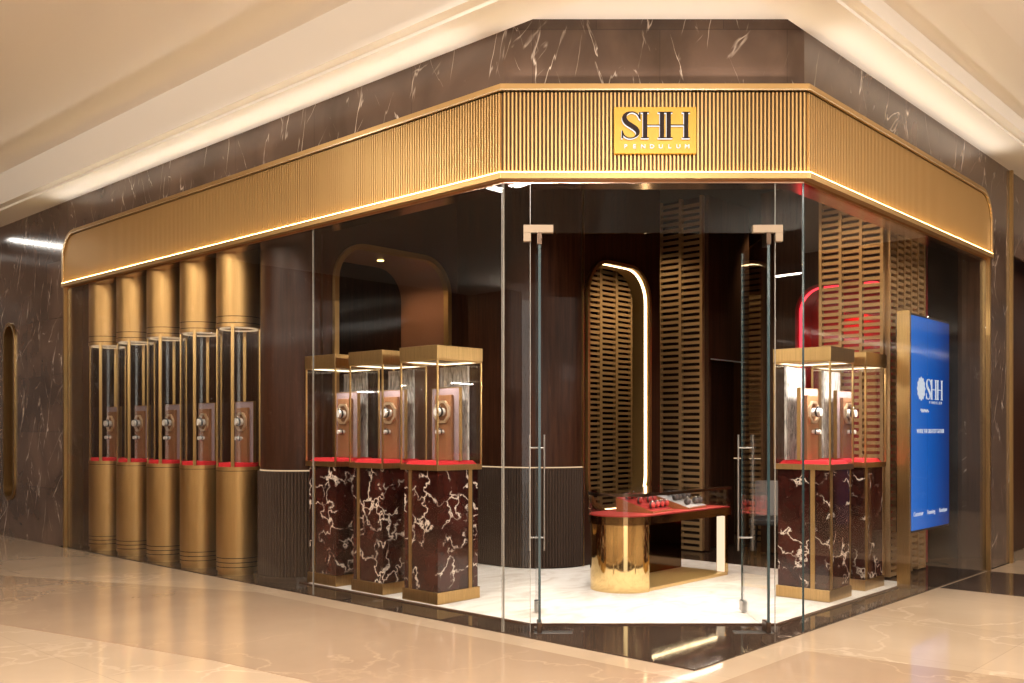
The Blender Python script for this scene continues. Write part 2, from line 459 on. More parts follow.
# ================================================================== SETTING
fl = G().box(-14, 16, -14, 16, -.1, 0).build('floor', M['floor']); struct(fl, 'polished cream marble hall floor', 'floor')
tan = G().prism([(-1.72, -9), (-1.68, 1.5), (-1.78, 2.3), (-2.02, 3.4), (-2.3, 4.6), (-3.2, 7.5), (-1.6, 7.5), (-.76, 5.54), (-.22, 4.28), (-.22, -.25), (.92, -.25), (1.3, -3), (1.3, -9)], 0, .002).build('floor_tan_inlay', M['floor_tan'], fl)
drk = G().prism([(4.07, -.02), (4.06, -9), (5.5, -9), (5.45, -.02)], 0, .003).build('floor_dark_inlay', M['floor_dark'], fl)
A0, B0 = corner(0)
sill = G().prism([(0, YEND + .2), (0, 0), (6.3, 0), (6.3, .3), (.3, .3), (.3, YEND + .2)], 0, .008)
thr = sill.build('floor_dark_threshold', M['floor_dark'], fl)
A3, B3 = corner(-.3)
G().prism([(.3, .3), (B3[0], .3), (.3, A3[1])], 0, .008).build('floor_dark_threshold', M['floor_dark'], fl)
sf = G().prism([(.3, 9.2), (.3, .3), (10, .3), (10, 9.2)], 0, .005).build('floor_shop', M['shopfloor'], fl)
Ai, Bi = corner(-.30); Ai = (.31, Ai[1]); Bi = (Bi[0], .26)
yy = 6.91
Ac = (.33, (yy - PC[1] - .735 * .33) / .678); Bc = ((yy - PC[1] - .678 * .27) / .735, .27)
cp = G().prism([Ac, Bc, (4.07, .27), (4.07, 3.1), (2.28, 4.3), (.33, 4.3)], .006, .018).build('carpet', M['carpet'])
tag(cp, 'cream mottled carpet covering the shop floor behind the dark stone threshold', 'carpet')
# brass edge strip of the carpet
A4 = (Ac[0] - .035, Ac[1] - .005); B4 = (Bc[0] - .01, Bc[1] - .035)
G().strip([(.295, 4.6), A4, B4, (4.07, .235)], [(.33, 4.6), Ac, Bc, (4.07, .27)], .006, .016).build('floor_edge_strip', M['wood_b'], fl)

# ---- hall ceiling: parallel strips following both facades
def ceil_sweep(prof, y_side=True, x_side=True):
    g = G()
    for (d0, z0), (d1, z1) in zip(prof, prof[1:]):
        if y_side: g.add([(-d0, 13, z0), (-d0, -d0, z0), (-d1, -d1, z1), (-d1, 13, z1)], [(0, 1, 2, 3)])
        if x_side: g.add([(13, -d0, z0), (-d0, -d0, z0), (-d1, -d1, z1), (13, -d1, z1)], [(0, 1, 2, 3)])
    return g


ce = ceil_sweep([(0, 4.19), (.36, 4.19), (.36, 4.215), (.45, 4.215)])
ce.build('ceiling', M['ceil_white'])
c1 = ceil_sweep([(.45, 4.215), (.47, 4.58), (1.6, 4.62)], x_side=False).build('ceiling', M['ceil'])
c1b = ceil_sweep([(1.6, 4.62), (12, 4.62)], x_side=False).build('ceiling', M['ceil'])
c2 = ceil_sweep([(.45, 4.215), (.47, 4.32), (.74, 4.34)], y_side=False).build('ceiling', M['ceil'])
# right side: coffer edge curving up into a lit dome
prof = [(.74, 4.34)]
for i in range(9):
    t = i / 8; prof.append((.74 + 1.3 * t, 4.34 + .5 * (1 - cos(t * pi / 2)) + .1 * t))
prof.append((12, 4.95))
c3 = ceil_sweep(prof, y_side=False).build('ceiling', M['ceil'])
for p in c3.data.polygons: p.use_smooth = True
# ceiling over the cut corner
c4 = G().prism([(-.0, -.0), (B0[0] + .3, 0), (0, A0[1] + .3)], 4.27, 4.33).build('ceiling', M['ceil_white'])
G().add([(0, 0, 4.19), (0, 3, 4.19), (0, 3, 4.3), (0, 0, 4.3)], [(0, 1, 2, 3)]).add([(0, 0, 4.19), (3, 0, 4.19), (3, 0, 4.3), (0, 0, 4.3)], [(0, 1, 2, 3)]).build('ceiling', M['ceil'])
for o in C.objects:
    if o.name.startswith('ceiling'): struct(o, 'cream painted hall ceiling', 'ceiling')

# ---- marble walls of the shop front
def mwall(name, g, label): return struct(g.build(name, M['wallmarble']), label, 'wall')


bo, bi = front_path(0, 13, 6.25), front_path(-.05, 13, 6.25)
g = G().strip([bo[0], bo[1]], [bi[0], bi[1]], 3.156, 4.35); mwall('wall_left', g, 'brown marble band above the left shop window')
mwall('wall_front', G().strip([bo[1], bo[2]], [bi[1], bi[2]], 3.156, 4.35), 'brown marble band above the shop entrance')
mwall('wall_right', G().strip([bo[2], bo[3]], [bi[2], bi[3]], 3.156, 4.35), 'brown marble band above the right shop window')
# left pier, built around the two stadium niches
def stadium(cxs, z0, z1, r, n=12):   # returns loop (u,z)
    pts = []
    for i in range(n + 1): a = -pi + pi * i / n; pts.append((cxs + r * cos(a), z0 + r + r * sin(a)))
    for i in range(n + 1): a = pi * i / n; pts.append((cxs + r * cos(a), z1 - r + r * sin(a)))
    return pts


def rrect(u0, u1, z0, z1, r, n=10, rb=None):
    rb = r if rb is None else rb; pts = []
    for (cu, cz, a0, rr) in ((u0 + rb, z0 + rb, pi, rb), (u1 - rb, z0 + rb, 1.5 * pi, rb), (u1 - r, z1 - r, 0, r), (u0 + r, z1 - r, .5 * pi, r)):
        if rr < 1e-4: pts.append((cu, cz)); continue
        for i in range(n + 1): a = a0 + .5 * pi * i / n; pts.append((cu + rr * cos(a), cz + rr * sin(a)))
    return pts


def holed(g, u0, u1, z0, z1, hole, d0, d1, to3):
    """slab u0..u1 x z0..z1 with a hole loop, thickness d0..d1; to3(u,z,d)->xyz"""
    hu = sum(p[0] for p in hole) / len(hole); hz = sum(p[1] for p in hole) / len(hole)
    # insert points where the rays to the corners cross the loop
    loop = []; n = len(hole)
    cor = [(u0, z0), (u1, z0), (u1, z1), (u0, z1)]
    def ang(p): return atan2(p[1] - hz, p[0] - hu)
    items = [(ang(p), p, None) for p in hole]
    for c in cor:
        a = ang(c)
        for i in range(n):
            p, q = hole[i], hole[(i + 1) % n]
            a0, a1 = ang(p), ang(q)
            d = (a1 - a0 + pi) % (2 * pi) - pi; e = (a - a0 + pi) % (2 * pi) - pi
            if d > 0 and 0 < e < d:
                dx, dz = c[0] - hu, c[1] - hz; ex, ez = q[0] - p[0], q[1] - p[1]
                den = dx * ez - dz * ex
                t = ((p[0] - hu) * ez - (p[1] - hz) * ex) / den
                items.append((a, (hu + dx * t, hz + dz * t), c)); break
    items.sort(key=lambda k: k[0])
    inn, out = [], []
    for a, p, c in items:
        inn.append(p)
        if c: out.append(c); continue
        dx, dz = p[0] - hu, p[1] - hz; ts = []
        if dx > 1e-9: ts.append((u1 - hu) / dx)
        if dx < -1e-9: ts.append((u0 - hu) / dx)
        if dz > 1e-9: ts.append((z1 - hz) / dz)
        if dz < -1e-9: ts.append((z0 - hz) / dz)
        t = min(ts); out.append((hu + dx * t, hz + dz * t))
    m = len(inn)
    for d in (d0, d1):
        g.add([to3(*p, d) for p in inn] + [to3(*p, d) for p in out], [(i, (i + 1) % m, m + (i + 1) % m, m + i) for i in range(m)])
    for lp in (inn, out):
        g.add([to3(*p, d0) for p in lp] + [to3(*p, d1) for p in lp], [(i, (i + 1) % m, m + (i + 1) % m, m + i) for i in range(m)])
    return g


def ring(g, loop_o, loop_i, d0, d1, to3, smooth=False):
    m = len(loop_o); L4 = [[to3(*p, d) for p in lp] for lp, d in ((loop_o, d0), (loop_o, d1), (loop_i, d1), (loop_i, d0))]
    for k in range(4):
        g.add(L4[k] + L4[(k + 1) % 4], [(i, (i + 1) % m, m + (i + 1) % m, m + i) for i in range(m)], smooth and k in (0, 2))
    return g


tox = lambda u, z, d: (d, u, z)          # slab in plane x=const, u=y
toy = lambda u, z, d: (u, d, z)          # slab in plane y=const, u=x
g = G(); holed(g, 9.9, 10.95, 0, 3.156, stadium(10.6, .49, 2.86, .2), 0, .25, tox)
holed(g, 10.95, 12.0, 0, 3.156, stadium(11.42, .49, 2.86, .2), 0, .25, tox)
g.box(0, .25, YEND, 9.9, 0, 3.156); g.box(0, .25, 12, 13, 0, 3.156)
wl = mwall('wall_left', g, 'brown marble wall left of the shop window')
for u in (10.6, 11.42):
    n_ = ring(G(), stadium(u, .49, 2.86, .2), stadium(u, .53, 2.82, .16), -.02, .1, tox, True).build('niche_frame', M['brass'])
    n_.parent = wl
    lp = stadium(u, .5, 2.85, .19); b_ = G().add([tox(*p, .1) for p in lp], [tuple(range(len(lp)))]).build('niche_back', M['wood']); b_.parent = wl
mwall('wall_right', G().box(XEND, 6.25, 0, .25, 0, 3.156), 'brown marble pier right of the shop window')
struct(G().box(6.25, 6.29, -.03, .25, 0, 4.4).build('trim_1', M['trim']), 'brass strip at the right end of the marble pier', 'trim')
# neighbouring dark shop beyond the pier
struct(G().box(6.29, 10, .9, 1.0, 0, 4.6).build('wall_right', M['navy']), 'dark neighbouring shop front', 'wall')
struct(G().box(6.3, 13, 0, .04, 3.3, 4.4).build('wall_right', M['wallmarble']), 'marble header over the neighbouring shop', 'wall')
struct(G().box(10, 10.1, .04, 1, 0, 4.4).build('wall_right', M['navy']), 'dark end of the neighbouring shop', 'wall')
struct(G().box(6.29, 6.34, .0, .9, 0, 4.2).build('wall_right', M['navy']), 'dark side wall of the neighbouring shop', 'wall')

# facades across the hall, reflected in the glass
for nm, bx_, lb in (('wall_opposite', (-11.2, -11, -9, 13), 'dark marble facade across the hall on the left'), ('wall_opposite', (-6, 13, -9.2, -9), 'dark marble facade across the hall on the right')):
    struct(G().box(*bx_, 0, 5.1).build(nm, M['floor_dark']), lb, 'wall')
struct(G().box(-11, 0, 13, 13.2, 0, 5.1).build('wall_end', M['wallmarble']), 'dark marble wall at the far end of the hall', 'wall')
struct(G().box(13, 13.2, -9, 0, 0, 5.1).build('wall_end', M['floor_dark']), 'dark marble wall at the right end of the hall', 'wall')
# frame of the window opening (jambs + head soffit)
struct(G().box(-.03, .012, YEND - .03, YEND, 0, 3.156).build('trim_2', M['brass']), 'brass left jamb of the shop window', 'trim')
struct(G().box(XEND - .03, XEND, -.03, .012, 0, 3.156).build('trim_3', M['brass']), 'brass right jamb of the shop window', 'trim')
struct(G().box(XEND - .02, XEND, .012, .2, 0, 3.156).build('trim_5', M['wood_b']), 'walnut inner face of the right window jamb', 'trim')
struct(G().box(.012, .2, YEND - .02, YEND, 0, 3.156).build('trim_6', P('amber_bronze_jamb', (.28, .15, .06), .25, .8)), 'amber bronze inner face of the left window jamb', 'trim')
po, pi_ = front_path(0), front_path(-.17)
struct(G().strip(po, pi_, 3.13, 3.156).build('trim_4', M['bronze_soffit']), 'bronze window head under the fascia', 'trim')

# ================================================================== FASCIA
fa = empty('gold_fascia', (0, 0, 0))
tag(fa, 'ribbed gold metal fascia band wrapping the shop corner above the glass', 'fascia')
Z0, Z1, RC = 3.205, 3.75, .32
def ribs(p, q, cut_at_p=False, cut_at_q=False, pitch=.027):
    g = G(); px, py = p; qx, qy = q; L_ = sqrt((qx - px) ** 2 + (qy - py) ** 2); ux, uy = (qx - px) / L_, (qy - py) / L_
    nx, ny = uy, -ux
    # make normal point outwards (away from shop)
    if nx * (-1) + ny * (-1) < 0: nx, ny = -nx, -ny
    g.T = frame_mat((px, py, 0), (ux, uy, 0), (nx, ny, 0), (0, 0, 1))
    n = int(L_ / pitch)
    for i in range(n):
        u = (i + .5) * L_ / n; zt = Z1
        for on, dist in ((cut_at_p, u), (cut_at_q, L_ - u)):
            if on and dist < RC: zt = Z1 - RC + sqrt(max(0, RC * RC - (RC - dist) ** 2))
        hw = pitch * .255
        g.add([(u - hw, 0, Z0), (u + hw, 0, Z0), (u + hw * .8, .022, Z0), (u - hw * .8, .022, Z0), (u - hw, 0, zt), (u + hw, 0, zt), (u + hw * .8, .022, zt), (u - hw * .8, .022, zt)],
              [(0, 1, 5, 4), (1, 2, 6, 5), (2, 3, 7, 6), (3, 0, 4, 7), (4, 5, 6, 7), (0, 3, 2, 1)])
    back = G(); back.T = g.T.copy()
    # backing plate
    pts = [(0, Z0), (L_, Z0)]
    if cut_at_q: pts += [(L_ - RC + RC * cos(a * pi / 20), Z1 - RC + RC * sin(a * pi / 20)) for a in range(11)]
    else: pts.append((L_, Z1))
    if cut_at_p: pts += [(RC - RC * sin(a * pi / 20), Z1 - RC + RC * cos(a * pi / 20)) for a in range(11)]
    else: pts.append((0, Z1))
    m = len(pts)
    back.add([(u, .004, z) for u, z in pts] + [(u, -.008, z) for u, z in pts], [tuple(range(m)), tuple(range(m, 2 * m))[::-1]] + [(i, (i + 1) % m, m + (i + 1) % m, m + i) for i in range(m)])
    back.build('fascia_backing', M['fascia_back'], fa)
    return g


fp = front_path(.012)
ribs(fp[0], fp[1], cut_at_p=True).build('ribbed_panel', M['fascia'], fa)
ribs(fp[1], fp[2]).build('ribbed_panel', M['fascia'], fa)
ribs(fp[2], fp[3], cut_at_q=True).build('ribbed_panel', M['fascia'], fa)
# bottom ledge
G().strip(front_path(.055), front_path(0), 3.15, 3.192).build('bottom_ledge', M['trim'], fa, .004)
# led strip lying on the ledge
G().strip(front_path(.05), front_path(.038), 3.192, 3.198).build('led_strip', M['led'], fa)
# top trim with rounded ends
def edge3(d):   # centre path of the top trim: (x,y,z) list at outside offset d
    f = front_path(d); A, B = f[1], f[2]; pts = []
    pts += [(-d, YEND, 3.156), (-d, YEND, Z1 + .055 - RC - .0)]
    for i in range(1, 10):
        a = i * pi / 20; pts.append((-d, YEND - RC + RC * cos(a), Z1 + .055 - RC + RC * sin(a)))
    pts += [(-d, YEND - RC, Z1 + .055), (A[0], A[1], Z1 + .055), (B[0], B[1], Z1 + .055), (XEND - RC, -d, Z1 + .055)]
    for i in range(1, 10):
        a = pi / 2 - i * pi / 20; pts.append((XEND - RC + RC * cos(a), -d, Z1 + .055 - RC + RC * sin(a)))
    pts += [(XEND, -d, Z1 + .055 - RC), (XEND, -d, 3.156)]
    return pts
def inner3(d, t):
    f = front_path(d); A, B = f[1], f[2]; pts = []; zt = Z1 + .055
    pts += [(-d, YEND - t, 3.156), (-d, YEND - t, zt - RC)]
    for i in range(1, 10):
        a = i * pi / 20; pts.append((-d, YEND - RC + (RC - t) * cos(a), zt - RC + (RC - t) * sin(a)))
    pts += [(-d, YEND - RC, zt - t), (A[0], A[1], zt - t), (B[0], B[1], zt - t), (XEND - RC, -d, zt - t)]
    for i in range(1, 10):
        a = pi / 2 - i * pi / 20; pts.append((XEND - RC + (RC - t) * cos(a), -d, zt - RC + (RC - t) * sin(a)))
    pts += [(XEND - t, -d, zt - RC), (XEND - t, -d, 3.156)]
    return pts
def loft4(paths, name, mat, parent):
    g = G(); n = len(paths[0]); k = len(paths)
    for j in range(k):
        a, b = paths[j], paths[(j + 1) % k]
        g.add(a + b, [(i, i + 1, n + i + 1, n + i) for i in range(n - 1)])
    for e in (0, -1): g.add([p[e] for p in paths], [tuple(range(k))])
    return g.build(name, mat, parent)
def mix3(p, q, t): return [tuple(a[i] * (1 - t) + b[i] * t for i in range(3)) for a, b in zip(p, q)]
loft4([edge3(0), edge3(.05), inner3(.05, .045), inner3(0, .045)], 'top_trim', M['trim'], fa)
loft4([inner3(.056, .038), inner3(.056, .047), inner3(.04, .047), inner3(.04, .038)], 'trim_lip', P('pale_gold_lip', (.95, .80, .55), .25, 1), fa)

# ================================================================== SIGN
ZS0, ZS1 = 3.319, 3.642; XS0, XS1 = .704, 1.272
sg = empty('shop_sign'); tag(sg, 'square gold sign plate with large dark serif letters above the entrance', 'sign')
pc = cam2w((XS0 + XS1) / 2, YC - .055); ux, uy = UR[0] * 0 + 0, 0
# chamfer direction in world: camera +X axis
cxv = Vector((UR[0], UL[0], 0)); outv = Vector((-UR[1], -UL[1], 0))
sg.matrix_world = frame_mat((pc[0], pc[1], (ZS0 + ZS1) / 2), cxv, (0, 0, 1), outv)   # local x right, y up, z out
W_, H_ = (XS1 - XS0), (ZS1 - ZS0)
G().box(-W_ / 2, W_ / 2, -H_ / 2, H_ / 2, -.025, .0).build('sign_plate', M['sign_gold'], sg, .003)


def poly_letter(polys, z0, z1):
    g = G()
    for pl in polys: g.prism(pl, z0, z1)
    return g


def hshape(x, w_, h, y0, stem=.028, thin=.007, serif=.016, left=True, right=True):
    ps = []
    for xc in (x + stem / 2, x + w_ - stem / 2):
        ps.append([(xc - stem / 2, y0), (xc + stem / 2, y0), (xc + stem / 2, y0 + h), (xc - stem / 2, y0 + h)])
        for yb in (y0, y0 + h - thin):
            ps.append([(xc - stem / 2 - serif, yb), (xc + stem / 2 + serif, yb), (xc + stem / 2 + serif, yb + thin), (xc - stem / 2 - serif, yb + thin)])
    ps.append([(x + stem, y0 + h * .5 - thin / 2), (x + w_ - stem, y0 + h * .5 - thin / 2), (x + w_ - stem, y0 + h * .5 + thin / 2), (x + stem, y0 + h * .5 + thin / 2)])
    return ps


def sshape(x, w_, h, y0, fat=.034, thin=.008):
    # centre line of the S from upper right terminal to lower left terminal, unit box
    cl = [(.93, .74, .04), (.88, .84, .10), (.78, .93, .16), (.62, .985, .2), (.45, .985, .3), (.27, .93, .55), (.17, .82, .85), (.18, .70, 1.), (.30, .58, 1.), (.5, .48, 1.), (.70, .38, 1.), (.82, .27, .9), (.82, .16, .65), (.72, .07, .35), (.55, .015, .2), (.36, .015, .2), (.2, .07, .2), (.11, .16, .18), (.06, .28, .04)]
    pts = []
    for i in range(len(cl) - 1):      # subdivide (catmull-rom)
        p = [cl[max(0, min(len(cl) - 1, i + k))] for k in (-1, 0, 1, 2)]
        for s_ in range(4):
            t = s_ / 4
            pts.append(tuple(.5 * ((2 * p[1][j]) + (-p[0][j] + p[2][j]) * t + (2 * p[0][j] - 5 * p[1][j] + 4 * p[2][j] - p[3][j]) * t * t + (-p[0][j] + 3 * p[1][j] - 3 * p[2][j] + p[3][j]) * t ** 3) for j in range(3)))
    pts.append(cl[-1]); L_, R_ = [], []
    P2 = [(x + a * w_, y0 + b * h, max(thin, fat * c)) for a, b, c in pts]
    for i, (a, b, c) in enumerate(P2):
        q0 = P2[max(0, i - 1)]; q1 = P2[min(len(P2) - 1, i + 1)]; tx, ty = q1[0] - q0[0], q1[1] - q0[1]; l = sqrt(tx * tx + ty * ty) or 1
        nx, ny = -ty / l, tx / l; L_.append((a + nx * c / 2, b + ny * c / 2)); R_.append((a - nx * c / 2, b - ny * c / 2))
    quads = [[L_[i], L_[i + 1], R_[i + 1], R_[i]] for i in range(len(L_) - 1)]
    # end wedges (serif beaks)
    quads.append([(x + .93 * w_ - .004, y0 + h * .99), (x + .93 * w_ + .006, y0 + h * .99), (x + .95 * w_ + .004, y0 + .68 * h), (x + .88 * w_, y0 + .78 * h)])
    quads.append([(x + .06 * w_ - .006, y0 + .0 * h), (x + .06 * w_ + .004, y0), (x + .13 * w_, y0 + .18 * h), (x + .03 * w_, y0 + .33 * h)])
    return quads


HL = .182; YB = -H_ / 2 + .098
k = W_ / 82.0
lets = [('S', sshape(-W_ / 2 + .046, .136, HL, YB)), ('H', hshape(-W_ / 2 + .195, .146, HL, YB, .030, .007, .012)), ('H', hshape(-W_ / 2 + .357, .150, HL, YB, .030, .007, .012))]
for nm, ps in lets:
    body = poly_letter(ps, .0, .026).build('letter', M['sign_white'], sg)
    poly_letter(ps, .0262, .029).build('letter_face', M['sign_dark'], body)


def text_obj(name, s, size, mat, parent, loc, M3, depth=.004, spacing=1.0, align='CENTER'):
    cu = bpy.data.curves.new(name, 'FONT'); cu.body = s; cu.size = size; cu.extrude = depth / 2; cu.align_x = align; cu.space_character = spacing
    to = bpy.data.objects.new(name, cu); C.objects.link(to)
    dg = bpy.context.evaluated_depsgraph_get(); me = bpy.data.meshes.new_from_object(to.evaluated_get(dg))
    C.objects.unlink(to); bpy.data.objects.remove(to)
    me.transform(Matrix.Translation(loc) @ M3) if M3 else me.transform(Matrix.Translation(loc))
    me.materials.clear(); me.materials.append(mat)
    o = bpy.data.objects.new(name, me); C.objects.link(o); o.parent = parent
    return o


for i, ch in enumerate('PENDULUM'):
    text_obj('small_letter', ch, .038, M['sign_white'], sg, (-.205 + i * .0605, -H_ / 2 + .036, .006), Matrix.Scale(1.2, 4, (1, 0, 0)), .012)

# ================================================================== GLASS FRONT
GT = 3.13
def pane(name, p, q, z0, z1, label, edge=(1, 1), emat=None, t=.012):
    L_ = sqrt((q[0] - p[0]) ** 2 + (q[1] - p[1]) ** 2); u = ((q[0] - p[0]) / L_, (q[1] - p[1]) / L_, 0); v = (-u[1], u[0], 0)
    g = G(); g.T = frame_mat((p[0], p[1], 0), u, v, (0, 0, 1)); g.box(.004, L_ - .004, -t / 2, t / 2, z0, z1)
    o = struct(g.build(name, M['glass']), label, 'window')
    for e, x0 in zip(edge, (0, L_ - .007)):
        if e:
            g = G(); g.T = frame_mat((p[0], p[1], 0), u, v, (0, 0, 1)); g.box(x0, x0 + (.004 if emat is None else .006), -t / 2 - .001, t / 2 + .001, z0, z1)
            g.build('glass_edge', emat or M['glass_edge_l'], o)
    return o


i_ = .012
ys = [YEND - .04, 7.571, 5.9, 3.781, A0[1] + .004]
for n_, (a, b) in enumerate(zip(ys, ys[1:])):
    pane('window_%d' % (n_ + 1), (i_, a), (i_, b), .006, GT, 'tall clear pane %d of the left shop window from its far end' % (n_ + 1), (n_ == 3, n_ == 3))
pane('window_5', (B0[0] + .004, i_), (3.846, i_), .006, GT, 'clear pane of the right shop window beside the entrance', (1, 0), M['glass_edge'])
pane('window_6', (3.846, i_), (XEND - .03, i_), .006, GT, 'clear pane of the right shop window beside the marble pier', (0, 0))
# cut corner: sidelights and transom (camera frame X at depth YC)
def cwp(X, dY=0): return cam2w(X, YC + dY)
XA, XB = -.072, 2.023; XO0, XO1 = .132, 1.829; ZD = 2.784
pane('window_7', cwp(XA, .01), cwp(XO0, .01), .006, GT, 'narrow clear sidelight left of the entrance', (1, 1))
pane('window_8', cwp(XO1, .01), cwp(XB, .01), .006, GT, 'narrow clear sidelight right of the entrance', (1, 0))
pane('window_9', cwp(XO0, .01), cwp(XO1, .01), ZD, GT, 'clear transom pane over the entrance', (0, 0))
p, q = cwp(XO0, .01), cwp(XO1, .01)


def cbox(g, X0, X1, Y0, Y1, z0, z1):
    """box given in entrance coordinates (X along the entrance, Y depth from the eye)"""
    o = cam2w(0, 0); g2 = G(); g2.T = frame_mat((o[0], o[1], 0), cxv, -outv, (0, 0, 1)); g2.box(X0, X1, Y0, Y1, z0, z1)
    g.v += []; k_ = len(g.v); g.v += g2.v
    for f in g2.f: g.f.append([i + k_ for i in f]); g.sm.append(False)
    return g


for sx, side in ((1, 'left'), (-1, 'right')):
    XO = XO0 if sx > 0 else XO1
    # patch fitting (L bracket) on the glass
    br = G()
    X0, X1 = (XO - .052, XO + .155) if sx > 0 else (XO - .155, XO + .052)
    cbox(br, X0, X1, YC - .012, YC + .032, ZD, ZD + .055)
    X0, X1 = (XO - .052, XO) if sx > 0 else (XO, XO + .052)
    cbox(br, X0, X1, YC - .012, YC + .032, ZD - .06, ZD)
    tag(br.build('corner_bracket', M['champagne'], bevel=.002), 'champagne L-shaped glass clamp at the %s top corner of the doorway' % side, 'bracket', 'door clamps')
    XP = XO + sx * .058                      # pivot
    dr = G(); cbox(dr, XP - .006, XP + .006, YC - .045, YC + .71, .035, ZD - .012)
    d_ = struct(dr.build('door_1' if sx > 0 else 'door_2', M['glass']), 'open glass door leaf at the %s side of the entrance' % side, 'door')
    e1 = G(); cbox(e1, XP - .009, XP + .009, YC - .05, YC - .04, .035, ZD - .012); cbox(e1, XP - .007, XP + .007, YC + .708, YC + .714, .035, ZD - .012)
    e1.build('glass_edge', M['glass_edge'], d_)
    pv = G(); cbox(pv, XP - .016, XP + .016, YC - .055, YC + .07, ZD - .09, ZD - .005); cbox(pv, XP - .016, XP + .016, YC - .055, YC + .07, .012, .085)
    pv.build('pivot_clamp', M['bronze'], d_, .003)
    lk = G(); cbox(lk, XP - .02, XP + .02, YC + .63, YC + .72, .03, .11); lk.build('bottom_lock', M['steel'], d_, .004)
    hd = G()
    for s2 in (-1, 1):
        a = cam2w(XP + s2 * .055, YC + .60); hd.tube([(a[0], a[1], .5), (a[0], a[1], 1.38)], .007, 10)
    for z in (.6, 1.28):
        a = cam2w(XP - .055, YC + .60); b = cam2w(XP + .055, YC + .60); hd.tube([(a[0], a[1], z), (b[0], b[1], z)], .007, 8)
    hd.build('pull_handle', M['steel'], d_)
    fpz = G(); X0, X1 = (XO + .02, XO + .29) if sx > 0 else (XO - .29, XO - .02)
    cbox(fpz, X0, X1, YC - .035, YC + .035, .008, .012)
    tag(fpz.build('floor_pivot_plate', M['steel']), 'thin steel pivot plate in the threshold at the %s door' % side, 'plate', 'door floor plates')

# ================================================================== CYLINDER VITRINES
CYL = [(.27, 5.38 + .72 * i) for i in range(5)]
FRONT = math.atan2(-.678, -.735)
ordn = ['nearest the fluted column', 'second from the fluted column', 'the middle one of the row', 'second from the left end', 'at the far left end']


def make_cyl():
    r = empty('cylinder_vitrine')
    R = .213
    G().lathe(0, 0, [(R - .012, .008), (R - .012, .05), (R, .05), (R, .085), (R - .006, .085), (R - .006, .09), (R, .09), (R, .13), (R - .006, .13), (R - .006, .136), (R, .136), (R, 1.02), (R - .003, 1.02), (R - .003, 1.024), (R + .004, 1.024), (R + .004, 1.06), (R - .01, 1.06)], 64).build('lower_drum', M['brass_drum'], r)
    for z in (.088, .132, .176, 1.022): G().pipe(0, 0, R + .0012, R - .004, z - .0035, z + .0035, 64).build('groove_shade', M['dark'], r)  # near-black rings laid over the drum, painting the shade of its grooves
    for z in (2.459, 2.523): G().pipe(0, 0, R + .0012, R - .004, z - .003, z + .003, 64).build('groove_shade', M['dark'], r)
    G().lathe(0, 0, [(R - .02, 1.06), (R - .02, 1.095), (R - .026, 1.1)], 48).build('red_cushion', M['red'], r)
    G().pipe(0, 0, R - .008, R - .013, 1.1, 2.42, 64).build('glass_tube', M['glass_case'], r)
    for k_ in range(4):
        a = FRONT + k_ * pi / 2
        g = G(); g.T = Matrix.Rotation(a, 4, 'Z'); g.box(R - .012, R + .006, -.016, .016, 1.06, 2.44); g.build('post', M['brass'], r, .002)
    G().lathe(0, 0, [(R - .01, 2.42), (R + .004, 2.42), (R + .004, 2.455), (R - .002, 2.455), (R - .002, 2.462), (R, 2.462), (R, 2.52), (R - .004, 2.52), (R - .004, 2.525), (R, 2.525), (R, 3.4)], 64).build('upper_drum', M['brass_drum'], r)
    G().pipe(0, 0, R - .03, R - .05, 2.408, 2.419, 48).build('ring_light', M['led_dim'], r)
    return r


def make_board():   # faces local -x, standing at local origin
    r = empty('watch_display_board')
    g = G().box(.0, .028, -.165, .165, 0, .60); g.build('backboard', M['mauve'], r)
    lo = rrect(-.168, .168, -.003, .603, .004, 1); li = rrect(-.162, .162, .003, .597, .003, 1)
    ring(G(), lo, li, -.002, .03, tox).build('edge_frame', M['trim'], r)
    G().box(-.03, .0, -.1, .1, 0, .54).build('front_panel', M['tanboard'], r, .003)
    o8 = [(.1 * cos(pi / 8 + i * pi / 4), .40 + .1 * sin(pi / 8 + i * pi / 4)) for i in range(8)]
    i8 = [(.078 * cos(pi / 8 + i * pi / 4), .40 + .078 * sin(pi / 8 + i * pi / 4)) for i in range(8)]
    ring(G(), o8, i8, -.05, -.03, tox).build('octagon_ring', P('pale_gold_ring', (.92, .72, .50), .3, .8), r, .003)
    g = G(); g.T = Matrix.Translation((-.03, 0, .40)) @ Matrix.Rotation(-pi / 2, 4, 'Y'); g.cyl(0, 0, .034, 0, .075, 24); g.build('cushion_peg', M['white'], r)
    g = G(); g.T = Matrix.Translation((-.03, 0, .235)) @ Matrix.Rotation(-pi / 2, 4, 'Y'); g.cyl(0, 0, .018, 0, .07, 20); g.build('cushion_peg', M['white'], r)
    return r


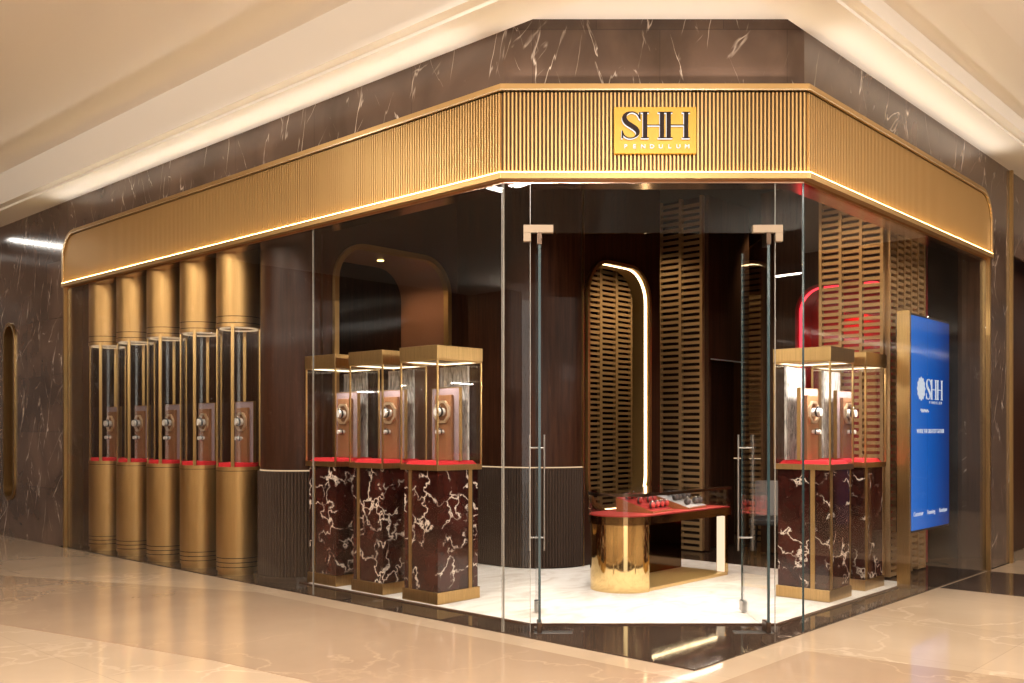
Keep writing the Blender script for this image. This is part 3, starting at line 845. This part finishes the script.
def make_watch(rad=.04, strap='black', dial='white', cushion=None):   # loop around local x axis, dial at top front
    r = empty('wristwatch')
    g = G(); n = 28; wv = .009; vs = []
    for i in range(n):
        a = 2 * pi * i / n
        for (dr_, dx) in ((0, -wv), (.004, -wv), (.004, wv), (0, wv)):
            rr = rad + dr_; vs.append((dx, rr * cos(a), rr * sin(a) * .95))
    fs = [(i * 4 + k_, i * 4 + (k_ + 1) % 4, ((i + 1) % n) * 4 + (k_ + 1) % 4, ((i + 1) % n) * 4 + k_) for i in range(n) for k_ in range(4)]
    g.add(vs, fs, True); g.build('strap', M[strap], r)
    if cushion:
        g = G(); g.T = Matrix.Rotation(pi / 2, 4, 'Y'); g.lathe(0, 0, [(.026, -.03), (rad - .002, -.022), (rad - .001, 0), (rad - .002, .022), (.026, .03)], 24); cu_ = g.build('cushion', M[cushion], r)
        cu_.scale = (1, 1, .95)
    T = Matrix.Translation((0, 0, rad * .95 + .001))
    g = G(); g.T = T; g.lathe(0, 0, [(.016, 0), (.018, .002), (.018, .008), (.015, .011)], 24); g.build('watch_case', M['silver'], r)
    g = G(); g.T = T; g.cyl(0, 0, .0135, .0111, .0118, 24); g.build('dial', M[dial], r)
    return r


board0 = make_board(); watch0 = make_watch(); watch_red = make_watch(cushion='trayred'); watch_grey = make_watch(cushion='cush_dark'); cyl0 = make_cyl()
first = {'b': True, 'w': True, 'c': True, 'wr': True, 'wg': True}


def inst(key, proto):
    if first[key]: first[key] = False; return proto
    return copy_tree(proto)


def place_board(x, y, z, rz, where):
    b = inst('b', board0); b.location = (x, y, z); b.rotation_euler = (0, 0, rz)
    tag(b, 'mauve watch board inside the ' + where, 'display board', 'watch display boards')
    for nm, lx, lz in (('upper', -.075, .40), ('lower', -.065, .235)):
        wt = inst('w', watch0); v = Matrix.Rotation(rz, 4, 'Z') @ Vector((lx, 0, lz))
        wt.location = (x + v.x, y + v.y, z + v.z); wt.rotation_euler = (0, 0, rz)
        wt.scale = (1, 1, 1) if nm == 'upper' else (.62, .62, .62)
        tag(wt, '%s watch inside the %s' % (nm, where), 'watch', 'watches on display boards')


for i, (x, y) in enumerate(CYL):
    c_ = inst('c', cyl0); c_.location = (x, y, 0)
    tag(c_, 'tall round brass and glass vitrine, ' + ordn[i], 'display case', 'round brass vitrines in the left window')
    place_board(x + .06, y - .0, 1.101, 0, 'round brass vitrine ' + ordn[i])
    light('SPOT', 'vitrine_light', (x, y, 2.395), 14, (1, .88, .74), .02, target=(x, y, 1.1), spot=70, blend=.6)

# ================================================================== SQUARE CASES
def make_case(strips):
    r = empty('square_vitrine')
    G().box(-.215, .215, -.215, .215, .019, .115).build('base_block', M['brass'], r, .004)
    G().box(-.203, .203, -.203, .203, .115, 1.09).build('marble_pedestal', M['redmarble'], r, .003)
    for (fx, u) in strips:          # face, position along the face
        w2, t2 = .017, .006
        if fx == 'x': b = (-.203 - t2, -.202, u - w2, u + w2); e = (-.206, -.202, u + w2, u + w2 + .012)
        else: b = (u - w2, u + w2, -.203 - t2, -.202); e = (u + w2, u + w2 + .012, -.206, -.202)
        s_ = G().box(*b, .115, 1.09).build('brass_strip', M['trim'], r); G().box(*e, .115, 1.09).build('groove_shade', M['dark'], s_)  # dark strip on the face stands in for a groove's shade
    # rim tray
    h_ = .226
    ring(G(), rrect(-h_, h_, -h_, h_, .002, 1), rrect(-h_ + .012, h_ - .012, -h_ + .012, h_ - .012, .002, 1), 1.09, 1.135, lambda u, z, d: (u, z, d)).build('rim', M['brass'], r)
    G().box(-h_ + .013, h_ - .013, -h_ + .013, h_ - .013, 1.091, 1.125).build('tray_floor', M['brass'], r)
    g = G(); a, b = .205, .175
    g.add([(-a, -a, 1.126), (a, -a, 1.126), (a, a, 1.126), (-a, a, 1.126), (-b, -b, 1.165), (b, -b, 1.165), (b, b, 1.165), (-b, b, 1.165)],
          [(0, 3, 2, 1), (4, 5, 6, 7), (0, 1, 5, 4), (1, 2, 6, 5), (2, 3, 7, 6), (3, 0, 4, 7)]); g.build('red_cushion', M['red'], r, .006)
    for sx in (-1, 1):
        for sy in (-1, 1):
            G().box(sx * h_ - .006 * (sx + 1), sx * h_ - .006 * (sx - 1), sy * h_ - .006 * (sy + 1), sy * h_ - .006 * (sy - 1), 1.135, 1.972).build('corner_post', M['post'], r)
    for (x0, x1, y0, y1) in ((-h_ + .003, -h_ + .008, -h_ + .013, h_ - .013), (h_ - .008, h_ - .003, -h_ + .013, h_ - .013), (-h_ + .013, h_ - .013, -h_ + .003, -h_ + .008), (-h_ + .013, h_ - .013, h_ - .008, h_ - .003)):
        G().box(x0, x1, y0, y1, 1.136, 1.971).build('glass_panel', M['glass_case'], r)
    G().box(-h_ - .004, h_ + .004, -h_ - .004, h_ + .004, 1.985, 2.095).build('header', M['brass'], r, .003)
    ring(G(), rrect(-h_, h_, -h_, h_, .002, 1), rrect(-h_ + .014, h_ - .014, -h_ + .014, h_ - .014, .002, 1), 1.972, 1.985, lambda u, z, d: (u, z, d)).build('header_frame', M['trim'], r)
    ring(G(), rrect(-h_ + .016, h_ - .016, -h_ + .016, h_ - .016, .002, 1), rrect(-h_ + .021, h_ - .021, -h_ + .021, h_ - .021, .002, 1), 1.976, 1.984, lambda u, z, d: (u, z, d)).build('case_led', M['led_case'], r)
    return r


caseL = make_case([('x', .125), ('y', .12)])
caseR = make_case([('x', -.08), ('y', -.16)])
CASES = [(.565, 2.80, caseL, 'L', 'square vitrine of the left window nearest the entrance'),
         (.565, 3.48, None, 'L', 'square vitrine of the left window, middle of three'),
         (.565, 4.13, None, 'L', 'square vitrine of the left window nearest the fluted column'),
         (2.79, .555, caseR, 'R', 'square vitrine of the right window nearest the entrance'),
         (3.53, .57, None, 'R', 'square vitrine of the right window nearest the blue screen')]
for x, y, pr, sd, where in CASES:
    c_ = pr if pr else copy_tree(caseL if sd == 'L' else caseR); c_.location = (x + (.025 if sd == 'L' else 0), y + (.02 if sd == 'R' else 0), 0)
    c_.scale = (1.12, 1, 1) if sd == 'L' else (1, 1.1, 1)
    tag(c_, 'brass ' + where, 'display case', 'square marble vitrines')
    rz = 0 if sd == 'L' else pi / 2
    bx, by = (x + .045, y - .03) if sd == 'L' else (x - .03, y + .045)
    place_board(bx, by, 1.166, rz, where)
    g = G()
    if sd == 'L': g.box(.165, .185, -.17, .17, 0, .78)
    else: g.box(-.2, .15, .165, .185, 0, .78)
    wv = g.build('wavy_glass_panel', M['wavy']); wv.location = (x, y, 1.167)
    tag(wv, 'rippled glass panel in the ' + where.replace('of the left window ', 'left, ').replace('of the right window ', 'right, '), 'panel', 'rippled glass panels')
    light('SPOT', 'vitrine_light', (x - .1, y - .1, 1.955), 14 if sd == 'L' else 22, (1, .90, .78), .02, target=(x - .03, y - .03, 1.1), spot=105, blend=.6)
    if sd == 'R': light('AREA', 'vitrine_light', (x - .02, y - .17, 1.95), 9, (1, .93, .86), .36, .015, target=(x - .02, y + .18, 1.35))  # extra strip added to brighten the rippled panel

# ================================================================== COUNTER
ct = empty('display_counter', (0, 0, 0)); tag(ct, 'polished brass counter with rounded left end and glass jewellery case', 'counter')
def dshape(x0, x1, yc, r, n=24):
    return [(x0 + r * cos(a), yc + r * sin(a)) for a in [pi / 2 + pi * i / n for i in range(n + 1)]] + [(x1, yc - r), (x1, yc + r)]
TX0, TX1, TY, TR = 2.03, 3.40, 2.0, .30
hc = [(TX0 + (TR - .015) * cos(a), TY + (TR - .015) * sin(a)) for a in [pi / 2 + pi * i / 32 for i in range(33)]]
g = G(); n = len(hc)
g.add([(x, y, .018) for x, y in hc] + [(x, y, .60) for x, y in hc], [(i, i + 1, n + i + 1, n + i) for i in range(n - 1)], True)
hb = hc + []; g.add([(x, y, .018) for x, y in hb], [tuple(range(n))]); g.add([(TX0, TY - TR + .015, .018), (TX0, TY + TR - .015, .018), (TX0, TY + TR - .015, .60), (TX0, TY - TR + .015, .60)], [(0, 1, 2, 3)])
g.build('rounded_end', M['brass_pol'], ct)
G().box(TX0, TX1 - .02, TY - TR + .03, TY + TR - .01, .018, .045).build('base_plate', P('gold_base_plate', (.80, .56, .24), .3, .45), ct, .002)
G().box(TX0 + .02, TX1 - .03, TY + TR - .05, TY + TR - .02, .045, .60).build('back_panel', P('bronze_mirror', (.16, .10, .05), .08, 1), ct)
lg = G().box(TX1 - .08, TX1 - .03, TY - TR + .02, TY - TR + .12, .045, .60).build('end_leg', M['brass_pol'], ct)
G().box(TX1 - .086, TX1 - .0805, TY - TR + .028, TY - TR + .112, .05, .59).build('lit_panel', emit('lit_leg_panel', (1, .78, .52), 1.1), lg)
G().prism(dshape(TX0, TX1, TY, TR), .60, .672).build('counter_top', P('dark_brass_edge', (.30, .19, .09), .12, 1), ct, .004)
G().prism(dshape(TX0, TX1 - .01, TY, TR - .01), .672, .682).build('red_lining', M['trayred'], ct)
gl = G(); do = dshape(TX0, TX1 - .004, TY, TR - .004); di = dshape(TX0, TX1 - .01, TY, TR - .01)
m = len(do)
for a_, b_, z0, z1 in ((do, di, .683, .87),):
    ring(gl, do, di, z0, z1, lambda u, z, d: (u, z, d))
gl.build('glass_side', M['glass_case'], ct)
G().prism(dshape(TX0, TX1, TY, TR), .87, .882).build('glass_lid', M['glass_case'], ct)
ring(G(), dshape(TX0, TX1, TY, TR + .002), dshape(TX0, TX1 - .012, TY, TR - .012),   .846, .8695, lambda u, z, d: (u, z, d)).build('lid_frame', M['bronze'], ct)
light('AREA', 'counter_light', (2.65, 1.74, .842), 3, (1, .88, .74), 1.3, .012)
light('AREA', 'counter_leg_light', (2.72, 1.78, .596), 2.2, (1, .76, .42), 1.1, .012)
# sloping trays with watches
for (tx, mat, nm, rowc) in ((2.35, 'trayred', 'red leather', 'black'), (2.93, 'traygrey', 'grey suede', 'black')):
    t_ = empty('jewellery_tray', (tx, 2.0, .683), radians(8)); 
    g = G(); x0, x1, y0, y1 = -.2, .2, -.2, .17
    g.add([(x0, y0, 0), (x1, y0, 0), (x1, y1, 0), (x0, y1, 0), (x0, y0, .012), (x1, y0, .012), (x1, y1, .125), (x0, y1, .125)],
          [(0, 3, 2, 1), (4, 5, 6, 7), (0, 1, 5, 4), (1, 2, 6, 5), (2, 3, 7, 6), (3, 0, 4, 7)]); g.build('tray_body', M['traywood'], t_)
    sl = atan2(.113, .37); g = G(); g.T = Matrix.Translation((0, -.2, .013)) @ Matrix.Rotation(sl, 4, 'X'); g.box(-.195, .195, .006, .38, 0, .004)
    pad = g.build('tray_pad', M[mat], t_)
    g = G(); g.T = Matrix.Translation((0, -.2, .013)) @ Matrix.Rotation(sl, 4, 'X')
    for k_ in range(6): g.box(-.195, .195, .01 + k_ * .062, .014 + k_ * .062, .004, .007)
    g.build('tray_ridge', M[mat], pad)
    tag(t_, 'sloping %s tray inside the glass counter' % nm, 'tray')
    cnt = 0
    for row in range(3):
        for col in range(4):
            lx = -.14 + col * .093; ly = .06 + row * .125
            if (row * 4 + col) in ((5,) if nm[0] == 'r' else (1, 8)): continue
            p3 = Matrix.Translation(t_.location) @ Matrix.Rotation(radians(8), 4, 'Z') @ Matrix.Translation((0, -.2, .013)) @ Matrix.Rotation(sl, 4, 'X') @ Vector((lx, ly, .0405))
            wt = inst('wr', watch_red) if nm[0] == 'r' else inst('wg', watch_grey); wt.location = p3; wt.rotation_euler = (sl, 0, radians(8 + 90)); wt.scale = (.9, .75, .75)
            tag(wt, 'small watch coiled on the %s tray, %s row, %s place' % (nm, ('front', 'middle', 'back')[row], ('left', 'inner left', 'inner right', 'right')[col]), 'watch', 'watches on the %s tray' % nm); cnt += 1

# ================================================================== INTERIOR WALLS
ZI = 4.15
def arc(cx_, cy_, r, a0, a1, n): return [(cx_ + r * cos(a0 + (a1 - a0) * i / n), cy_ + r * sin(a0 + (a1 - a0) * i / n)) for i in range(n + 1)]


def fluted(path, z0, z1, pitch=.03, dep=.014, back=.05):
    """fluted band along a polyline; outside is to the right of travel"""
    D = [0]
    for p, q in zip(path, path[1:]): D.append(D[-1] + sqrt((q[0] - p[0]) ** 2 + (q[1] - p[1]) ** 2))
    n = int(D[-1] / pitch) * 4; out, inn = [], []; j = 0
    for i in range(n + 1):
        s_ = D[-1] * i / n
        while j < len(D) - 2 and D[j + 1] < s_: j += 1
        t = (s_ - D[j]) / max(1e-9, D[j + 1] - D[j]); p, q = path[j], path[j + 1]
        x, y = p[0] + (q[0] - p[0]) * t, p[1] + (q[1] - p[1]) * t; l = D[j + 1] - D[j]; nx, ny = (q[1] - p[1]) / l, -(q[0] - p[0]) / l
        e = dep * (0, .8, 1, .8)[i % 4] + .012
        out.append((x + nx * e, y + ny * e)); inn.append((x + nx * .0005, y + ny * .0005))
    return G().strip(out, inn, z0, z1)


# --- left partition: fluted round end and wall with deep portal
pl = G(); rC = (.55, 4.75)
endp = arc(rC[0], rC[1], .37, 1.5 * pi, .5 * pi, 32)     # going clockwise from front (y-) through left to back
pl.prism(endp, .02, ZI, False)
w1 = struct(pl.build('wall_left', M['wood']), 'dark walnut rounded end of the partition wall', 'wall')
for p in w1.data.polygons: p.use_smooth = len(p.vertices) == 4
fluted([(.55, 4.38)] + arc(rC[0], rC[1], .37, 1.5 * pi, .5 * pi, 40)[1:], .06, 1.04).build('fluted_wainscot', M['flute'], w1)
# outside is right of travel: travelling (.55,4.38)->left is -x, right-hand normal is +y ... flip by reversing
bpy.data.objects.remove([o for o in w1.children][0])
fluted(list(reversed(arc(rC[0], rC[1], .37, 1.5 * pi, .5 * pi, 40))), .06, 1.03).build('fluted_wainscot', M['flute'], w1)
G().prism(arc(rC[0], rC[1], .43, 1.5 * pi, .5 * pi, 32), .008, .06).build('plinth', M['floor_dark'], w1)
G().strip(list(reversed(arc(rC[0], rC[1], .375, 1.5 * pi, .5 * pi, 40))), list(reversed(arc(rC[0], rC[1], .371, 1.5 * pi, .5 * pi, 40))), 1.034, 1.046).build('wainscot_light', M['led_dim'], w1)
g = G(); po_ = rrect(.69, 2.15, .3, 3.2, .35, 10); holed(g, .55, 2.85, .02, ZI, po_, 4.38, 5.12, toy)
w2 = struct(g.build('wall_back', M['wood']), 'dark walnut partition wall with the deep rounded portal', 'wall')
pr_ = ring(G(), rrect(.66, 2.18, .27, 3.23, .38, 10), rrect(.71, 2.13, .32, 3.18, .33, 10), 4.34, 4.41, toy).build('portal_frame', M['trim'], w2)
ring(G(), rrect(.692, 2.148, .302, 3.198, .348, 10), rrect(.70, 2.14, .31, 3.19, .34, 10), 4.41, 5.11, toy, True).build('portal_lining', P('rosy_bronze_lining', (.36, .17, .10), .35, .5), w2)
fluted([(.56, 4.38), (.655, 4.38)], .02, 1.03).build('fluted_wainscot', M['flute'], w2)
fluted([(2.19, 4.38), (2.85, 4.38)], .02, 1.03).build('fluted_wainscot', M['flute'], w2)
dl = G().cyl(1.55, 4.75, .035, 3.183, 3.189, 20).build('recessed_downlight', M['lamp']); tag(dl, 'small glowing downlight in the top of the deep portal', 'ceiling light')
light('SPOT', 'portal_spotlight', (1.55, 4.75, 3.16), 32, (1, .7, .4), .03, target=(1.55, 4.75, 0), spot=150)
# room seen through the portal
struct(G().box(.6, 4.6, 7.6, 7.7, .005, ZI).build('wall_back', M['wood']), 'dark wall seen through the portal', 'wall')
# --- middle block with rounded corner and stadium opening
mc = arc(2.9, 3.73, .6, pi, 1.5 * pi, 24)
rev = [(2.3, 7.0)] + mc + [(2.9, 3.13)]
g = G(); g.strip([(2.3, 7.0)] + mc, [(2.45, 7.0)] + arc(2.9, 3.73, .45, pi, 1.5 * pi, 24), .02, ZI)
w3 = struct(g.build('wall_middle', M['wood']), 'curved dark walnut wall left of the lit arch', 'wall')
fluted([(2.3, 6.9)] + mc, .03, 1.03).build('fluted_wainscot', M['flute'], w3)
G().strip([(2.29, 6.9)] + arc(2.9, 3.73, .61, pi, 1.5 * pi, 24), [(2.297, 6.9)] + arc(2.9, 3.73, .603, pi, 1.5 * pi, 24), 1.034, 1.046).build('wainscot_light', M['led_dim'], w3)
G().box(2.875, 2.885, 3.105, 3.13, .02, ZI).build('brass_strip', M['brass'], w3)
g = G(); ao = rrect(2.95, 4.06, .56, 3.2, .36, 12); holed(g, 2.9, 4.30, .02, ZI, ao, 3.13, 3.34, toy)
w4 = struct(g.build('wall_middle', M['wood']), 'dark walnut wall around the lit arch', 'wall')
ring(G(), rrect(2.93, 4.08, .54, 3.22, .38, 12), rrect(2.965, 4.045, .575, 3.185, .345, 12), 3.09, 3.33, toy, True).build('arch_frame', M['trim'], w4)
ring(G(), rrect(2.966, 4.044, .576, 3.184, .344, 12), rrect(2.972, 4.038, .582, 3.178, .338, 12), 3.135, 3.165, toy, True).build('arch_light', emit('arch_led', (1, .72, .38), 7), w4)

# --- lattices
def lattice(name, u0, u1, z0, z1, ncol, pitch, conv, label, post=.028, slat=.036, dep=.05, mat='lattice'):
    r = empty(name); tag(r, label, 'screen', 'brass lattice screens')
    cw = (u1 - u0) / ncol
    for i in range(ncol + 1):
        u = u0 + i * cw; a, b = sorted((conv(u - post / 2, z0, 0)[:2], conv(u + post / 2, z0, dep)[:2]))
        xs = sorted((a[0], b[0])); ys_ = sorted((a[1], b[1])); G().box(xs[0], xs[1], ys_[0], ys_[1], z0, z1).build('upright', M[mat], r)
    g = G(); nz = int((z1 - z0) / pitch)
    for i in range(ncol):
        for j in range(nz):
            z = z0 + (j + (.5 if i % 2 else .0)) * pitch
            if z + slat > z1: continue
            a = conv(u0 + i * cw + post / 2, z, .008); b = conv(u0 + (i + 1) * cw - post / 2, z, dep - .008)
            xs = sorted((a[0], b[0])); ys_ = sorted((a[1], b[1])); g.box(xs[0], xs[1], ys_[0], ys_[1], z, z + slat)
    g.build('slats', M[mat], r); return r


cvx = lambda X: (lambda u, z, d: (X + d, u, z)); cvy = lambda Y: (lambda u, z, d: (u, Y + d, z))
lattice('lattice_screen', 4.1, 6.85, .02, ZI, 8, .07, cvy(4.6), 'brass lattice screen seen through the lit arch', post=.05, slat=.037)
lattice('lattice_screen', 2.90, 3.47, .02, ZI, 2, .073, cvx(4.8), 'narrow tall brass lattice screen right of the lit arch', post=.035, slat=.037)
lattice('lattice_screen', .56, 1.17, .02, ZI, 3, .063, cvx(4.2), 'brass lattice screen in front of the red arch', post=.03, slat=.032)
lattice('lattice_screen', 4.27, 5.18, .02, ZI, 5, .063, cvy(.5), 'brass lattice screen behind the blue screen, parallel to the window', post=.03, slat=.032)
lattice('lattice_screen', 2.86, 3.12, .02, 3.2, 1, .075, cvx(6.2), 'brass lattice screen seen beside the right door leaf', post=.03, slat=.045)

for (x, y, z, p_, tg) in ((4.9, 3.75, 4.0, 160, (5.6, 4.6, 1.6)), (5.9, 3.9, 4.0, 90, (5.4, 4.6, 1.0)), (4.1, 3.6, 4.0, 70, (4.8, 3.2, 1.6)), (3.0, 1.2, 4.05, 130, (4.2, .85, 1.8)), (4.75, .30, 3.9, 20, (4.75, .6, 1.0)), (5.8, 2.6, 4.0, 40, (6.2, 3.0, 1.5))):
    light('SPOT', 'shop_downlight', (x, y, z), p_, (1, .78, .48), .06, target=tg, spot=80, blend=.9)
# --- far walls
g = G().box(4.87, 6.5, 7.0, 7.1, .005, ZI); struct(g.build('wall_back', M['wood']), 'dark back wall', 'wall')
g = G().box(2.45, 7.2, 5.2, 5.3, .005, ZI); struct(g.build('wall_back', M['wood']), 'dark wall behind the lattice of the lit arch', 'wall')
w5 = struct(G().box(4.87, 4.95, 2.95, 3.6, .005, ZI).build('wall_back', M['wood']), 'dark wall behind the narrow lattice screen', 'wall')
G().box(4.86, 4.87, 2.95, 3.5, .02, 1.02).build('fluted_wainscot', M['flute'], w5)
g = G().box(4.85, 4.9, 2.83, 2.9, .02, ZI).box(5.73, 5.8, 2.83, 2.9, .02, ZI).box(4.9, 5.73, 2.83, 2.9, 2.26, ZI)
w6 = struct(g.build('wall_back', M['wood_b']), 'walnut wall around the dark doorway', 'wall')
struct(G().box(4.9, 5.73, 3.0, 3.05, .02, 2.26).build('door_3', M['wood']), 'dark walnut door right of the lattice screen', 'door')
G().box(4.9, 5.73, 2.84, 2.88, 2.25, 2.262).build('door_head_strip', P('pale_blue_strip', (.75, .88, .92), .3), w6)
w7 = struct(G().box(6.9, 7.0, .3, 5.2, .005, ZI).build('wall_right', M['wood']), 'dark walnut end wall of the shop', 'wall')
fluted([(6.9, 5.1), (6.9, .4)], .02, 1.03).build('fluted_wainscot', M['flute'], w7)
G().box(6.885, 6.898, .4, 5.1, 1.034, 1.046).build('wainscot_light', M['led_dim'], w7)
# --- red arch wall
g = G(); holed(g, 1.2, 2.35, .02, ZI, rrect(1.3, 1.91, .3, 3.02, .28, 10), 5.2, 5.55, tox)
w8 = struct(g.build('wall_right', M['wood_b']), 'walnut wall left of the red recess', 'wall')
g = G().box(5.2, 5.55, 1.18, 1.2, .02, ZI)
for o in (w8,): pass
bpy.data.objects.remove(w8)
g = G(); holed(g, .62, 2.35, .02, ZI, rrect(.8, 1.91, .3, 3.02, .28, 10), 5.2, 5.55, tox)
w8 = struct(g.build('wall_right', M['wood_b']), 'walnut wall around the red lit recess', 'wall')
ring(G(), rrect(.79, 1.92, .29, 3.03, .29, 10), rrect(.815, 1.895, .315, 3.005, .265, 10), 5.185, 5.54, tox, True).build('recess_lining', M['red_lac'], w8)
ring(G(), rrect(.816, 1.894, .316, 3.004, .264, 10), rrect(.826, 1.884, .326, 2.994, .254, 10), 5.24, 5.28, tox, True).build('recess_light', M['led_red'], w8)
G().box(5.55, 5.6, .62, 2.35, .02, ZI).build('recess_back', M['red_lac'], w8)
light('AREA', 'recess_glow', (5.4, 1.35, 2.7), 4, (1, .05, .06), .5, .2)

# shop ceiling, back walls to close the room, cylinder backdrop
Ain, Bin = corner(-.17)
struct(G().prism([(.17, 9.2), (.17, Ain[1]), Bin, (8, .17), (8, 9.2)], ZI, ZI + .08).build('ceiling_shop', M['dark']), 'dark shop ceiling', 'ceiling')
struct(G().box(.8, .9, 5.12, 9.2, .005, ZI).build('wall_left', M['wood']), 'dark wall behind the round vitrines', 'wall')
struct(G().box(.19, .9, 8.9, 9.0, .005, ZI).build('wall_left', M['dark']), 'dark end wall left of the round vitrines', 'wall')
struct(G().box(.2, .8, 8.52, 8.89, .005, ZI).build('wall_left', M['wood']), 'dark infill left of the round vitrines', 'wall')
struct(G().box(5.55, 8, .25, .3, .005, ZI).build('wall_right', M['wood']), 'dark wall inside behind the pier', 'wall')

# ================================================================== SCREEN
tv = empty('digital_screen', (3.79, .12, 0)); tag(tv, 'tall bright blue digital screen hanging behind the right window, brass side case', 'screen')
Wt, Zt0, Zt1 = .99, .52, 2.44
G().box(0, Wt, .02, .15, Zt0 - .02, Zt1 + .02).build('case', M['bronze'], tv, .003)
G().box(-.028, 0, .015, .13, .006, Zt1 + .04).build('side_post', M['brass'], tv, .003)
scn = G().box(.012, Wt - .012, .012, .019, Zt0, Zt1).build('display', M['screen'], tv)
TYr = Matrix.Rotation(pi / 2, 4, 'X')
zc = 1.55
def scr_letters(ps, name):   # polys in (u,z), facing -y
    g = G(); g.T = frame_mat((0, .011, 0), (1, 0, 0), (0, 0, 1), (0, -1, 0))
    for pl_ in ps: g.prism(pl_, 0, .002)
    return g.build(name, M['screen_txt'], scn)
y0 = 1.70; hh = .185
scr_letters(sshape(.355, .13, hh, y0, .035, .008), 'letter'); scr_letters(hshape(.485, .14, hh, y0, .032, .007, .01), 'letter'); scr_letters(hshape(.645, .14, hh, y0, .032, .007, .01), 'letter')
em = [(.235 + (.096 + .008 * cos(12 * a)) * cos(a), y0 + hh * .5 + (.102 + .008 * cos(12 * a)) * sin(a)) for a in [2 * pi * i / 96 for i in range(96)]]
scr_letters([em], 'emblem')
for i, ch in enumerate('PENDULUM'):
    text_obj('small_letter', ch, .036, M['screen_txt'], scn, (.45 + i * .044, .0105, 1.66), TYr, .002)
text_obj('slogan_lettering', 'WHERE THE GREATEST GATHER', .055, M['screen_txt'], scn, (.48, .0105, 1.39), TYr @ Matrix.Scale(.92, 4, (1, 0, 0)), .002, .95)
for u, s_ in ((.17, 'Customer'), (.49, 'Scanning'), (.81, 'Boutique')):
    text_obj('footer_lettering', s_, .058, M['screen_txt'], scn, (u, .0105, .645), TYr, .002, 1.0)
g = G(); g.T = frame_mat((0, .011, 0), (1, 0, 0), (0, 0, 1), (0, -1, 0))
pts = [(.22 + .2 * t, 1.594 + .016 * sin(t * 31) * (1 - .3 * t), .002) for t in [i / 60 for i in range(61)]]
g.tube(pts, .003, 6); g.build('handwritten_line', M['screen_txt'], scn)

# ================================================================== CHAIR beyond the counter
def make_chair():
    r = empty('lounge_chair')
    G().box(-.24, .24, -.24, .22, .40, .47).build('seat', M['black'], r, .02, 3)
    g = G(); pts = [(-.24, .22), (-.2, .28), (0, .31), (.2, .28), (.24, .22)]; inn = [(-.22, .20), (-.18, .25), (0, .28), (.18, .25), (.22, .20)]
    g.strip(pts, inn, .47, .86, True); g.build('backrest', M['grey_fab'], r, .008)
    for sx in (-.21, .21):
        for sy in (-.2, .19):
            G().tube([(sx, sy, .41), (sx * 1.12, sy * 1.12, .02)], .014, 8).build('leg', M['dark'], r)
    return r


c_ = make_chair(); c_.location = (4.75, 1.95, -.005); c_.rotation_euler = (0, 0, radians(-70)); tag(c_, 'dark chair with grey curved back behind the right door leaf', 'chair')
t_ = empty('side_table', (6.1, 2.55, 0)); tag(t_, 'small round white-topped table beyond the dark chair', 'table')
G().cyl(0, 0, .26, .70, .72, 32).build('table_top', M['white'], t_); G().tube([(0, 0, .02), (0, 0, .7)], .025, 12).build('stem', M['dark'], t_); G().cyl(0, 0, .17, .006, .025, 32).build('foot', M['dark'], t_)
